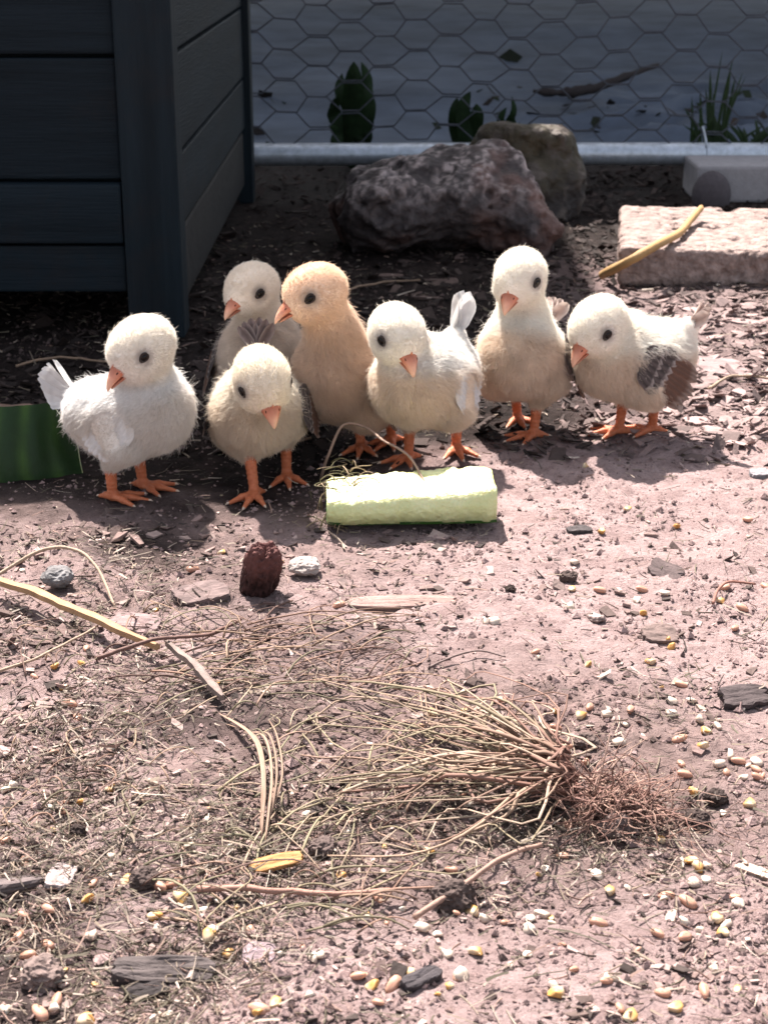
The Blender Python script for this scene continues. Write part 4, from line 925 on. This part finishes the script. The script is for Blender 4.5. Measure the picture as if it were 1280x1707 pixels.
for k, (ex, ey, ez) in enumerate(ends):
    b_ = base[k % 3]; p0_ = np.append(gnd(b_[0] + r_.normal(0, 5), b_[1] + r_.normal(0, 7))[:2], b_[2] * r_.uniform(0.5, 1.3)); p3 = np.append(gnd(ex, ey)[:2], ez)
    mid_ = p0_ * 0.55 + p3 * 0.45 + np.array([r_.normal(0, 0.008), r_.normal(0, 0.008) - 0.004 + 0.00006 * (1240 - ey), r_.uniform(0.004, 0.014)])
    q1 = p0_ * 0.85 + p3 * 0.15 + np.array([0, r_.normal(0, 0.002), 0.004]); q2 = p0_ * 0.25 + p3 * 0.75 + np.array([r_.normal(0, 0.010), r_.normal(0, 0.011), r_.uniform(0, 0.008)])
    P = spline([p0_, q1, mid_, q2, p3], 14); P[:, 2] = np.maximum(P[:, 2], HL(P[:, 0], P[:, 1]) + 0.0015)
    rad_ = r_.choice([0.00028, 0.0004, 0.00055, 0.00075], p=[.25, .3, .25, .2]) * r_.uniform(1.0, 1.6) * np.linspace(1.2, 0.5, 14)
    v, f = tube(lc(P), rad_, 5, r_.uniform(0.4, 1))
    u = np.repeat(np.linspace(0, 1, 14), 5)[:, None]
    c = np.array((0.19, 0.092, 0.07)) * np.clip(1 - u * 2.2, 0, 1) + (np.array([(0.35, 0.245, 0.175), (0.25, 0.20, 0.13), (0.31, 0.195, 0.145), (0.40, 0.30, 0.225), (0.22, 0.125, 0.095)][k % 5]) * r_.uniform(0.7, 1.15)) * np.clip(u * 2.2, 0, 1)
    obj('stalk', mesh('stalk', v, f, True, c), M_tint, tuft)
n, kk = 330, 12
c_ = gnd(958, 1348); parts_ = []
for q in range(n):
    u = r_.random() ** 1.5
    p_ = np.array([c_[0] + r_.normal(0.002, 0.006) + u * 0.030, c_[1] + r_.normal(-0.004, 0.008) - u * 0.004, r_.uniform(0.002, 0.015) * (1 - 0.5 * u)])
    d_ = nrm(np.array([math.cos(a0 := r_.normal(-0.3, 1.1)), math.sin(a0), r_.normal(0.1, 0.4)])); L_ = r_.uniform(0.012, 0.042) / kk; pts = [p_]; cv = r_.normal(0, 0.22, 3)
    for w_ in range(kk - 1):
        cv = cv * 0.8 + r_.normal(0, 0.16, 3); d_ = nrm(d_ + cv * [1, 1, 0.7] - np.array([0, 0, 0.04])); p_ = p_ + d_ * L_; pts.append(p_)
    pts = np.array(pts); pts[:, 2] = np.maximum(pts[:, 2], HL(pts[:, 0], pts[:, 1]) + 0.0008)
    v, f = tube(lc(pts), r_.uniform(0.00018, 0.00042) * np.linspace(1.2, 0.5, kk), 3); parts_.append((v, f, np.array([(0.27, 0.15, 0.12), (0.20, 0.11, 0.09), (0.36, 0.23, 0.18)][q % 3]) * r_.uniform(0.6, 1.25)))
v, f, c = join(parts_); o = obj('roots', mesh('roots', v, f, True, c), M_tint, tuft); o['kind'] = 'stuff'

# hay strands one can tell apart
def hay(n, x0, x1, y0, y1, a0, sa, cols, lmin, lmax, label, group, rad=(0.0003, 0.0007), seed=0, zmax=0.008, zb=None):
    r_ = np.random.default_rng(1300 + seed)
    for k in range(n):
        p = gnd(r_.uniform(x0, x1), r_.uniform(y0, y1)); L_ = r_.uniform(lmin, lmax); a_ = r_.normal(a0, sa); d_ = np.array([math.cos(a_), math.sin(a_), 0]); nn = np.array([-d_[1], d_[0], 0])
        bw = r_.normal(0, 0.18) * L_
        P = spline([p - d_ * L_ / 2, p - d_ * L_ / 5 + nn * bw * 0.6, p + d_ * L_ / 5 + nn * bw, p + d_ * L_ / 2], 9)
        lift = r_.uniform(0.001, zmax)
        if zb: P = P + (gnd(600, 820, zb) - gnd(600, 820))
        P[:, 2] = (HL(P[:, 0], P[:, 1]) if not zb else zb) + 0.0018 + lift * np.sin(np.linspace(0.2, 2.9, 9))
        o_ = P.mean(0); o_[2] = P[:, 2].min(); ra = r_.uniform(*rad)
        v, f = tube(P - o_, ra * np.linspace(1, 0.5, 9), 5, r_.uniform(0.5, 1))
        c = np.array(cols[r_.integers(len(cols))]) * r_.uniform(0.75, 1.2)
        tag(obj('hay_strand', mesh('hay_strand', v, f, True, np.broadcast_to(c, (len(v), 3))), M_tint, None, o_), label, 'hay', group)
HB = [(0.25, 0.15, 0.11), (0.32, 0.215, 0.15), (0.17, 0.14, 0.09), (0.13, 0.075, 0.06)]
HP = [(0.36, 0.265, 0.19), (0.29, 0.235, 0.15), (0.33, 0.215, 0.16), (0.19, 0.165, 0.105)]
hay(85, 270, 700, 1030, 1170, 0.15, 0.55, HB, 0.015, 0.06, 'brown hay strand in the drift below the reddish bark chunk', 'hay strands drifted below the bark chunk', seed=1)
hay(60, 380, 720, 1160, 1420, 0.9, 0.9, HP, 0.012, 0.05, 'pale hay strand strewn around the straw tuft', 'hay strands around the straw tuft', seed=2)
hay(55, 280, 720, 1380, 1560, 0.1, 0.7, HB + HP, 0.012, 0.045, 'reddish hay strand strewn below the yellow wood chip', 'hay strands below the yellow chip', seed=3)
hay(30, 530, 615, 778, 822, 0.6, 1.2, [(0.14, 0.12, 0.06), (0.34, 0.25, 0.16)], 0.006, 0.018, 'short dry strand lying on top of the cucumber slice', 'strands on top of the cucumber slice', rad=(0.0003, 0.0005), seed=14, zmax=0.005, zb=0.024)
hay(26, 520, 600, 835, 890, 0.6, 1.2, [(0.14, 0.12, 0.06), (0.3, 0.22, 0.14)], 0.006, 0.016, 'short dry strand stuck to the end of the cucumber slice', 'strands stuck to the cucumber slice', rad=(0.0003, 0.0005), seed=4, zmax=0.014)
hay(60, 0, 300, 1000, 1400, 0.2, 1.0, HB, 0.008, 0.03, 'thin dry strand on the dark clippings by the splinter', 'hay strands by the yellow splinter', rad=(0.0003, 0.0006), seed=5)
# papery straw leaf, split lengthwise
sf = empty('straw_leaf', (*gnd(440, 1425)[:2], 0)); tag(sf, 'split papery straw leaf lying down towards the yellow chip', 'straw')
for k in range(7):
    j_ = r_.normal(0, 15); P = spline([np.append(gnd(395 + j_ * 2, 1205 + r_.normal(0, 14))[:2], 0.002), np.append(gnd(436 + j_, 1262)[:2], 0.010), np.append(gnd(450 + j_ * 0.8, 1330)[:2], 0.011), np.append(gnd(440 + j_ * 0.4, 1425 - abs(j_) * 2)[:2], 0.002)], 16) - np.array(sf.location)
    v, f = tube(P, r_.uniform(0.0004, 0.0008) * np.array([.3, .6, .8] + [1] * 10 + [.8, .6, .3]), 6, 0.3, 0.2); obj('strip', mesh('strip', v, f, True, np.broadcast_to(np.array((0.33, 0.215, 0.155)) * r_.uniform(0.75, 1.15), (len(v), 3))), M_tint, sf)

# clippings and soil crumbs nobody could count
def scatter(n, wfun, seed, ymin=0.42, ymax=1.9, xs_=0.42):
    r_ = np.random.default_rng(seed); X = []; Y = []
    tot = 0
    while tot < n:
        y = ymin * (ymax / ymin) ** r_.random(60000); hw_ = 0.26 * y + 0.03; x = r_.uniform(-1, 1, 60000) * hw_
        px, py = proj(x, y, 0); k = r_.random(60000) < wfun(px, py, x, y); X.append(x[k]); Y.append(y[k]); tot += k.sum()
    return np.concatenate(X)[:n], np.concatenate(Y)[:n], r_
def w_clip(px, py, x, y):
    n_ = vnoise(x * 16, y * 16, seed=801); w_ = 0.06 + 0 * px
    w_ = np.maximum(w_, sstep(760, 420, px + 140 * (n_ - 0.5)) * sstep(850, 930, py) * (0.10 + 0.9 * sstep(0.35, 0.8, n_ * 0.6 + 0.4 * vnoise(x * 45, y * 45, seed=803))))
    w_ = np.maximum(w_, 0.8 * np.exp(-(((px - 900) / 330) ** 2 + ((py - 1400) / 110) ** 2)) * (0.4 + 0.6 * n_))
    w_ = np.maximum(w_, 0.5 * sstep(1450, 1600, py) * sstep(1000, 500, px) * n_)
    w_ = np.maximum(w_, 0.10 * sstep(700, 560, py) * sstep(300, 420, py))
    w_ = np.maximum(w_, 0.4 * sstep(950, 1100, px) * (np.abs(py - 1170) < 60) * n_)
    return w_
X, Y, r_ = scatter(12500, w_clip, 71)
n = len(X); a_ = r_.uniform(0, 2 * math.pi, n); D0 = nrm(np.stack([np.cos(a_), np.sin(a_), r_.normal(0.05, 0.2, n)], 1)); ln_ = r_.gamma(2.2, 0.0021, n) + 0.0018
P0 = np.stack([X, Y, H(X, Y) + r_.uniform(0.0003, 0.0035, n)], 1)
v, f = fibres(P0, D0, ln_, r_.gamma(4, 0.000085, n) * (0.8 + 0.5 * (Y > 1)), r_.normal(0, 0.3, (n, 3)) * [1, 1, 0.4], 4, 3, lambda x, y: HL(x, y) + 0.0006)
pal_ = np.array([(0.16, 0.135, 0.095), (0.34, 0.265, 0.20), (0.48, 0.385, 0.31), (0.38, 0.25, 0.205), (0.085, 0.065, 0.055), (0.58, 0.49, 0.41)])
c = pal_[r_.choice(6, n, p=[.26, .2, .18, .14, .14, .08])] * r_.uniform(0.55, 1.0, (n, 1))
o = obj('grass_clippings', mesh('grass_clippings', v, f, False, np.repeat(c, 12, 0)), M_tint); tag(o, 'dry grass clippings strewn over the dirt', 'grass clippings', kind='stuff')
def w_crumb(px, py, x, y): return 0.25 + 0.75 * sstep(0.45, 0.75, vnoise(x * 24, y * 24, seed=811))
X, Y, r_ = scatter(30000, w_crumb, 73, ymax=1.75)
n = len(X); v0, f0 = ICO[1]; rad_ = np.clip(r_.gamma(1.6, 0.00042, n), 0.00025, 0.0034)
oc = np.array([(1, 0, 0), (-1, 0, 0), (0, 1, 0), (0, -1, 0), (0, 0, 1), (0, 0, -1), (.6, .6, .6), (-.6, .6, .5)], float)[:6]; of = np.array([(0, 2, 4), (2, 1, 4), (1, 3, 4), (3, 0, 4), (2, 0, 5), (1, 2, 5), (3, 1, 5), (0, 3, 5)])
V = (oc[None] * r_.uniform(0.55, 1.35, (n, 6, 1))); a_ = r_.uniform(0, 6.28, n); ca, sa = np.cos(a_), np.sin(a_)
V = np.stack([V[..., 0] * ca[:, None] - V[..., 1] * sa[:, None], V[..., 0] * sa[:, None] + V[..., 1] * ca[:, None], V[..., 2] * 0.75], -1) * rad_[:, None, None]
V += np.stack([X, Y, H(X, Y) + rad_ * 0.25], 1)[:, None]
F = (np.arange(n)[:, None, None] * 6 + of[None]).reshape(-1, 3)
dk = sstep(-0.06, 0.08, Y - 1.0)[:, None]
c = (np.array((0.27, 0.19, 0.18)) * (1 - dk) + np.array((0.09, 0.064, 0.06)) * dk) * np.where(r_.random((n, 1)) < 0.07, 0.4, 1.0) * r_.uniform(0.65, 1.3, (n, 1))
o = obj('soil_crumbs', mesh('soil_crumbs', V.reshape(-1, 3), F, False, np.repeat(c, 6, 0)), M_soilbit); tag(o, 'loose crumbs of dry soil all over the dirt', 'soil', kind='stuff')
def w_bit(px, py, x, y): return sstep(840, 900, py) * (0.12 + 0.88 * sstep(0.45, 0.75, vnoise(x * 30 + 3, y * 30, seed=831))) * (0.35 + 0.65 * sstep(900, 400, px) + 0.5 * sstep(1300, 1500, py))
X, Y, r_ = scatter(4200, w_bit, 79, ymax=1.0); n = len(X)
L_ = (r_.gamma(2.2, 0.0012, n) + 0.0010) * (0.65 + 0.35 * sstep(0.5, 0.75, Y)); W_ = L_ * r_.uniform(0.3, 0.8, n); a_ = r_.uniform(0, 6.28, n)
cr_ = np.array([(-1, -1, 0), (1, -.7, 0), (.8, 1, 0), (-.9, .8, 0), (-1, -1, 1), (1, -.7, 1), (.8, 1, 1), (-.9, .8, 1)], float); bf = np.array([(3, 2, 1, 0), (4, 5, 6, 7), (0, 1, 5, 4), (1, 2, 6, 5), (2, 3, 7, 6), (3, 0, 4, 7)])
V = cr_[None] * r_.uniform(0.5, 1.25, (n, 8, 1)) * np.stack([L_ / 2, W_ / 2, 0.0004 + 0.25 * W_], 1)[:, None]
V[..., 2] += V[..., 0] * r_.normal(0, 0.3, n)[:, None] + V[..., 1] * r_.normal(0, 0.3, n)[:, None]
V = np.stack([V[..., 0] * np.cos(a_)[:, None] - V[..., 1] * np.sin(a_)[:, None], V[..., 0] * np.sin(a_)[:, None] + V[..., 1] * np.cos(a_)[:, None], V[..., 2]], -1) + np.stack([X, Y, H(X, Y)], 1)[:, None]
F = (np.arange(n)[:, None, None] * 8 + bf[None]).reshape(-1, 4)
c = np.array([(0.10, 0.07, 0.062), (0.22, 0.15, 0.135), (0.34, 0.25, 0.225), (0.05, 0.037, 0.033), (0.44, 0.34, 0.28)])[r_.choice(5, n, p=[.32, .32, .20, .14, .02])] * r_.uniform(0.7, 1.3, (n, 1))
o = obj('litter_crumbs', mesh('litter_crumbs', V.reshape(-1, 3), F, False, np.repeat(c, 8, 0)), M_bark); tag(o, 'small broken bits of bark and husk strewn over the dirt', 'litter', kind='stuff')
# bark mulch behind the chicks: small flakes as one mass, larger ones singly
def w_mulch(px, py, x, y): return (sstep(800, 690, py) * sstep(215, 260, py) * (0.3 + 0.7 * vnoise(x * 20, y * 20, seed=821)) * (0.5 + 0.5 * sstep(850, 1000, px))) * (1 - sstep(700, 900, py))
X, Y, r_ = scatter(6500, w_mulch, 75, ymin=0.95, ymax=2.32); n = len(X)
L_ = r_.gamma(3, 0.0022, n) + 0.002; W_ = L_ * r_.uniform(0.25, 0.7, n); a_ = r_.uniform(0, 6.28, n)
cr_ = np.array([(-1, -1, 0), (1, -.7, 0), (.8, 1, 0), (-.9, .8, 0), (-1, -1, 1), (1, -.7, 1), (.8, 1, 1), (-.9, .8, 1)], float); bf = np.array([(3, 2, 1, 0), (4, 5, 6, 7), (0, 1, 5, 4), (1, 2, 6, 5), (2, 3, 7, 6), (3, 0, 4, 7)])
V = cr_[None] * r_.uniform(0.6, 1.2, (n, 8, 1)) * np.stack([L_ / 2, W_ / 2, 0.0012 + 0 * L_], 1)[:, None]
tl_ = r_.normal(0, 0.35, n)[:, None]; V[..., 2] += V[..., 0] * tl_ + V[..., 1] * r_.normal(0, 0.3, n)[:, None]
V = np.stack([V[..., 0] * np.cos(a_)[:, None] - V[..., 1] * np.sin(a_)[:, None], V[..., 0] * np.sin(a_)[:, None] + V[..., 1] * np.cos(a_)[:, None], V[..., 2]], -1) + np.stack([X, Y, H(X, Y) + 0.0015], 1)[:, None]
F = (np.arange(n)[:, None, None] * 8 + bf[None]).reshape(-1, 4)
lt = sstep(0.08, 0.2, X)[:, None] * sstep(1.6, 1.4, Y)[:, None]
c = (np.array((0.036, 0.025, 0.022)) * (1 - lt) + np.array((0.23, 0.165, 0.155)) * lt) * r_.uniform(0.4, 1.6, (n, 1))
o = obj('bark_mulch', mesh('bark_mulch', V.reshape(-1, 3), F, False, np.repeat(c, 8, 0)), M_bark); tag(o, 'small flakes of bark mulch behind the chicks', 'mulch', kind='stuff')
r_ = np.random.default_rng(91)
for k in range(46):
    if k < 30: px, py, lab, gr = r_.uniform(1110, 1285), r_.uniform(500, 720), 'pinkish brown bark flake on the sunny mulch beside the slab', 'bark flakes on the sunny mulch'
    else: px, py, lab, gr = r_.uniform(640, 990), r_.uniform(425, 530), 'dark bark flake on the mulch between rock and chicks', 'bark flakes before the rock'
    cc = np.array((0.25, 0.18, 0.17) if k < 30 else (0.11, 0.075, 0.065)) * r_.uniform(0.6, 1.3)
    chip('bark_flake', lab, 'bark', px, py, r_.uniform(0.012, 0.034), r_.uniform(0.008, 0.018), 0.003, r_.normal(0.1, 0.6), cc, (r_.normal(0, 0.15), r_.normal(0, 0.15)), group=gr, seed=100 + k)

# ------------------------------------------------------------------ scattered feed
M_grain = mat('grain_skin', white, 0.5, 0.15, 600, tint=True, spec=0.35, sss=0.1)
v, f = ICO[3]
def grain_mesh(name, kind, seed):
    r_ = np.random.default_rng(seed); V = v.copy(); F = f
    if kind == 'wheat':
        V = V * np.array([1.0, 0.52, 0.48]); V[:, 1] *= 1 - 0.25 * V[:, 0]; cre = np.exp(-(V[:, 1] / 0.09) ** 2) * (V[:, 2] > 0); V[:, 2] -= 0.14 * cre * (1 - V[:, 0] ** 2)
        V *= 1 + 0.06 * fbm(V[:, 0] * 2 + seed, V[:, 1] * 3, V[:, 2] * 3, seed=seed)[:, None]
        C = np.array((0.43, 0.235, 0.165)) * (1 - 0.35 * cre[:, None]) * (1 + 0.3 * (V[:, 0:1] > 0.75)) * np.ones((len(V), 1)); s = 0.0036
    else:
        V = V / (np.sum(np.abs(V) ** 4, 1) ** 0.25)[:, None] * np.array([1.0, 0.8 + 0.2 * r_.random(), 0.5]); V[:, 1] *= 1 - 0.3 * (V[:, 0] + 1) / 2
        V *= 1 + 0.6 * fbm(V[:, 0] * 1.3 + seed, V[:, 1] * 1.3, V[:, 2] * 1.3, oct=2, seed=seed)[:, None]
        for q in range(3):                       # broken facets
            nn = nrm(r_.normal(0, 1, 3)); dd = V @ nn; lim = np.quantile(dd, 0.78); V -= np.maximum(dd - lim, 0)[:, None] * nn
        t_ = sstep(-0.1, 0.6, V[:, 0] + 0.3 * fbm(V[:, 0] * 3, V[:, 1] * 3, V[:, 2] * 3, seed=seed))[:, None]
        if kind == 'corn': C = (np.array((0.44, 0.235, 0.07)) * (1 - t_) + np.array((0.50, 0.385, 0.26)) * t_) * (1 + 0.25 * fbm(V[:, 0] * 2, V[:, 1] * 2, V[:, 2] * 2, seed=seed))[:, None]; s = 0.0030
        else: C = np.array((0.44, 0.35, 0.285)) * (1 - t_) + np.array((0.56, 0.49, 0.42)) * t_; s = 0.0027
    return mesh(name, V * s, F, True, C, (M_grain,))
v, f = ICO[2]
GR = {k: [grain_mesh(k + '_grain', k, 30 + i + 10 * j) for i in range(5)] for j, k in enumerate(('wheat', 'corn', 'white'))}
LIST = {
 'wheat': [(999, 986), (1070, 982), (1225, 1044), (1207, 977), (1275, 972), (835, 1175), (1050, 1189), (926, 1214), (940, 1252), (1132, 1237), (1135, 1140), (1247, 1162), (982, 1184), (1245, 869), (1237, 1010), (975, 1274), (1110, 1500), (1145, 1512), (1095, 1565), (997, 1541), (1140, 1572), (1172, 1665), (82, 1523), (42, 1529), (80, 1575), (47, 1592), (75, 1600), (95, 1672), (290, 1477), (597, 1636), (67, 1690), (7, 1412), (117, 1182), (130, 1205), (322, 955), (1230, 1270), (1260, 1285), (1262, 1300), (1210, 1290), (655, 1645), (432, 1690), (30, 1560), (265, 1480), (1140, 1295), (565, 1008)],
 'corn': [(954, 979), (1127, 877), (1002, 890), (1110, 1065), (1119, 1075), (1202, 995), (925, 1190), (967, 1197), (1175, 1216), (1168, 1250), (775, 1197), (1085, 1105), (980, 1105), (1072, 1022), (1045, 852), (1015, 1490), (715, 1421), (795, 1592), (785, 1515), (925, 1667), (1050, 1702), (1165, 1447), (1150, 1430), (1155, 1320), (1247, 1342), (1125, 1694), (1195, 1535), (135, 1342), (185, 1325), (215, 1472), (260, 1530), (305, 1502), (145, 1507), (620, 1650), (460, 1680), (350, 1567), (385, 1590), (570, 1460), (430, 1695), (147, 1700), (372, 927), (92, 1114), (137, 1107), (360, 1146), (1205, 1560), (975, 788), (720, 1195)],
 'white': [(957, 940), (1062, 997), (1107, 988), (807, 1045), (1120, 1170), (1152, 1167), (1120, 1190), (1012, 1195), (1032, 1240), (1195, 1205), (1260, 1270), (715, 1157), (950, 1015), (770, 1160), (902, 1525), (882, 1550), (810, 1530), (702, 1550), (740, 1590), (770, 1635), (920, 1652), (1230, 1512), (1140, 1545), (1152, 1472), (1210, 1550), (10, 1330), (20, 1320), (82, 1360), (320, 1420), (510, 1352), (340, 1527), (262, 1555), (522, 1607), (150, 1562), (260, 1697), (10, 1680), (355, 1560), (185, 1255), (442, 1160), (1240, 1300), (1200, 1275), (1215, 1262), (825, 1042), (1165, 1195), (605, 1530), (1195, 480)]}
r_ = np.random.default_rng(55)
extra = {'wheat': 40, 'corn': 22, 'white': 60}
LAB = {'wheat': ('wheat_grain', 'plump pinkish brown wheat grain on the dirt', 'grain', 'scattered wheat grains'), 'corn': ('corn_piece', 'small yellow cracked corn piece on the dirt', 'corn', 'scattered corn pieces'), 'white': ('grain_flake', 'broken white grain flake on the dirt', 'grain flake', 'scattered white grain flakes')}
for kind in ('wheat', 'corn', 'white'):
    pts = [(p, 1.0) for p in LIST[kind]]; cnt = 0
    while cnt < extra[kind]:
        px = r_.uniform(5, 1275); py = r_.uniform(840, 1700)
        w_ = 0.10 + 0.9 * float(sstep(1100, 1500, py)) * (0.5 + 0.5 * float(vnoise(np.array(px / 120), np.array(py / 70), seed=9))) + 0.8 * math.exp(-((px - 1190) / 130) ** 2 - ((py - 1240) / 90) ** 2)
        if r_.random() < w_: pts.append(((px, py), r_.uniform(0.45, 0.85))); cnt += 1
    nm, lb, ct, gp = LAB[kind]
    for (px, py), s_ in pts:
        p = gnd(px, py); o = obj(nm, GR[kind][r_.integers(5)], None, None, (p[0], p[1], float(H(p[0], p[1])) + 0.0011 * s_), (r_.normal(0, 0.3), r_.normal(0, 0.25), r_.uniform(0, 6.28)))
        k_ = s_ * r_.uniform(0.85, 1.15); o.scale = (k_, k_ * r_.uniform(0.85, 1.1), k_); tag(o, lb, ct, gp)

# ------------------------------------------------------------------ weeds behind the pipe
M_leaf = mat('weed_leaf', (0.010, 0.022, 0.008), 0.75, 0.45, 60, trans=0.2, spec=0.15)
M_gras = mat('grass_blade', (0.018, 0.035, 0.012), 0.65, 0.3, 80, trans=0.3)
def leaf(P, wid, n=12):
    P = spline(P, n); T = nrm(np.gradient(P, axis=0)); S = nrm(np.cross(T, np.array([0, -1.0, 0.15]))); u = np.linspace(0, 1, n); w_ = wid * np.sin(np.pi * np.clip(u * 0.93 + 0.07, 0, 1)) ** 0.7; Vv = []; F = []
    for i in range(n):
        for q in (-1, -0.5, 0, 0.5, 1): Vv.append(P[i] + S[i] * q * w_[i] / 2 + np.array([0, -0.12 * wid * (1 - abs(q)) + 0.05 * wid * math.sin(i * 2.1) * abs(q), 0]))
    for i in range(n - 1):
        for j in range(4): F.append([i * 5 + j, i * 5 + j + 1, (i + 1) * 5 + j + 1, (i + 1) * 5 + j])
    return np.array(Vv), F
def weed(label, px, leaves, D, group=None):
    b_ = np.array([at(px, 240, D)[0], D, 0.0]); w_ = empty('weed', b_); tag(w_, label, 'plant', group)
    for (tx, ty, wd, dd) in leaves:
        tp = at(tx, ty, D + dd) - b_; v, f = leaf([np.array([0, 0, 0.0]), tp * 0.4 + np.array([rng.normal(0, 0.008), rng.normal(0, 0.01), 0.01]), tp * 0.8 + np.array([rng.normal(0, 0.006), rng.normal(0, 0.01), 0]), tp], wd)
        obj('leaf', mesh('leaf', v, f), M_leaf, w_)
wr = np.random.default_rng(63)
weed('tall broad leaved weed behind the fence nearest the coop', 590, [(590 + 46 * math.sin(k * 2.4) * (0.35 + 0.65 * (k / 17)), 96 + 120 * (k / 17) + wr.normal(0, 8), wr.uniform(0.016, 0.030), wr.normal(0, 0.03)) for k in range(18)], 2.3)
weed('short leafy weed behind the fence above the jagged rock', 778, [(784, 152, 0.022, 0), (762, 162, 0.02, 0.01), (794, 172, 0.024, -0.01), (770, 180, 0.024, 0.0)], 2.27)
weed('thin single stemmed weed behind the fence above mossy rock', 846, [(853, 160, 0.010, 0), (844, 178, 0.012, 0.0), (852, 185, 0.014, 0)], 2.27)
b_ = np.array([at(1190, 240, 2.25)[0], 2.25, 0.0]); gt = empty('grass_tuft', b_); tag(gt, 'tuft of green grass growing behind the pipe tie', 'grass')
for k in range(30):
    a_ = r_.normal(0, 1); tp = np.array([0.028 * a_, r_.normal(0, 0.02), r_.uniform(0.05, 0.17) * (1 - 0.12 * abs(a_))]); b2 = np.array([0.012 * a_ + r_.normal(0, 0.01), r_.normal(0, 0.008), 0])
    v, f = leaf([b2, b2 * 0.5 + tp * 0.45 + np.array([0, 0, 0.02]), tp], r_.uniform(0.003, 0.006), 8); obj('blade', mesh('blade', v, f), M_gras, gt)
b_ = np.array([at(1265, 240, 2.3)[0], 2.3, 0.0]); gt = empty('grass_tuft', b_); tag(gt, 'low dark grass tuft behind the fence beside the tied grass', 'grass')
for k in range(26):
    tp = np.array([r_.normal(0, 0.05), r_.normal(0, 0.02), r_.uniform(0.02, 0.07)]); b2 = np.array([r_.normal(0, 0.03), r_.normal(0, 0.01), 0])
    v, f = leaf([b2, b2 * 0.5 + tp * 0.5 + np.array([0, 0, 0.01]), tp], r_.uniform(0.004, 0.009), 8); obj('blade', mesh('blade', v, f), M_gras, gt)
rl = np.random.default_rng(97); n = 110
lx = np.where(rl.random(n) < 0.6, rl.uniform(0.15, 0.75, n), rl.uniform(-0.9, 0.9, n)); ly = 2.36 + rl.gamma(1.6, 0.22, n); lx = lx * (ly / 2.4)
L_ = rl.gamma(2.5, 0.006, n) + 0.004; W_ = L_ * rl.uniform(0.3, 0.8, n); a_ = rl.uniform(0, 6.28, n)
V = cr_[None] * rl.uniform(0.5, 1.2, (n, 8, 1)) * np.stack([L_ / 2, W_ / 2, 0.0015 + 0 * L_], 1)[:, None]
V[..., 2] += V[..., 0] * rl.normal(0, 0.4, n)[:, None] + V[..., 1] * rl.normal(0, 0.5, n)[:, None]
from_x = np.clip(np.searchsorted(sx, lx), 0, len(sx) - 1); from_y = np.clip(np.searchsorted(sy, ly), 0, len(sy) - 1)
V = np.stack([V[..., 0] * np.cos(a_)[:, None] - V[..., 1] * np.sin(a_)[:, None], V[..., 0] * np.sin(a_)[:, None] + V[..., 1] * np.cos(a_)[:, None], V[..., 2]], -1) + np.stack([lx, ly, SZ[from_x, from_y] + 0.003], 1)[:, None]
c = np.array([(0.018, 0.014, 0.013), (0.035, 0.026, 0.022), (0.014, 0.020, 0.010)])[rl.integers(0, 3, n)] * rl.uniform(0.6, 1.4, (n, 1))
o = obj('leaf_litter', mesh('leaf_litter', V.reshape(-1, 3), (np.arange(n)[:, None, None] * 8 + bf[None]).reshape(-1, 4), False, np.repeat(c, 8, 0)), M_bark); tag(o, 'dark dead leaves blown onto the sheet behind the fence', 'leaf litter', kind='stuff')
# rotten branch lying on the sheet
P = spline([at(888, 152, 2.75), at(930, 155, 2.75), at(985, 148, 2.78), at(1040, 128, 2.85), at(1095, 108, 2.95)], 26)
P[:, 2] = np.maximum(P[:, 2], 0.03); o_ = P.mean(0); o_[2] = 0.0
v, f = tube(P - o_, 0.010 * np.array([0.35] * 2 + [0.9] * 4 + [0.6] * 2 + [1.0] * 6 + [0.8] * 6 + [0.5] * 6), 9, 0.8, 0.35)
tag(obj('branch', mesh('branch', v, f, True, np.broadcast_to(np.array((0.03, 0.024, 0.024)), (len(v), 3))), M_bark, None, o_), 'black rotten branch lying on the grey ground sheet', 'branch')
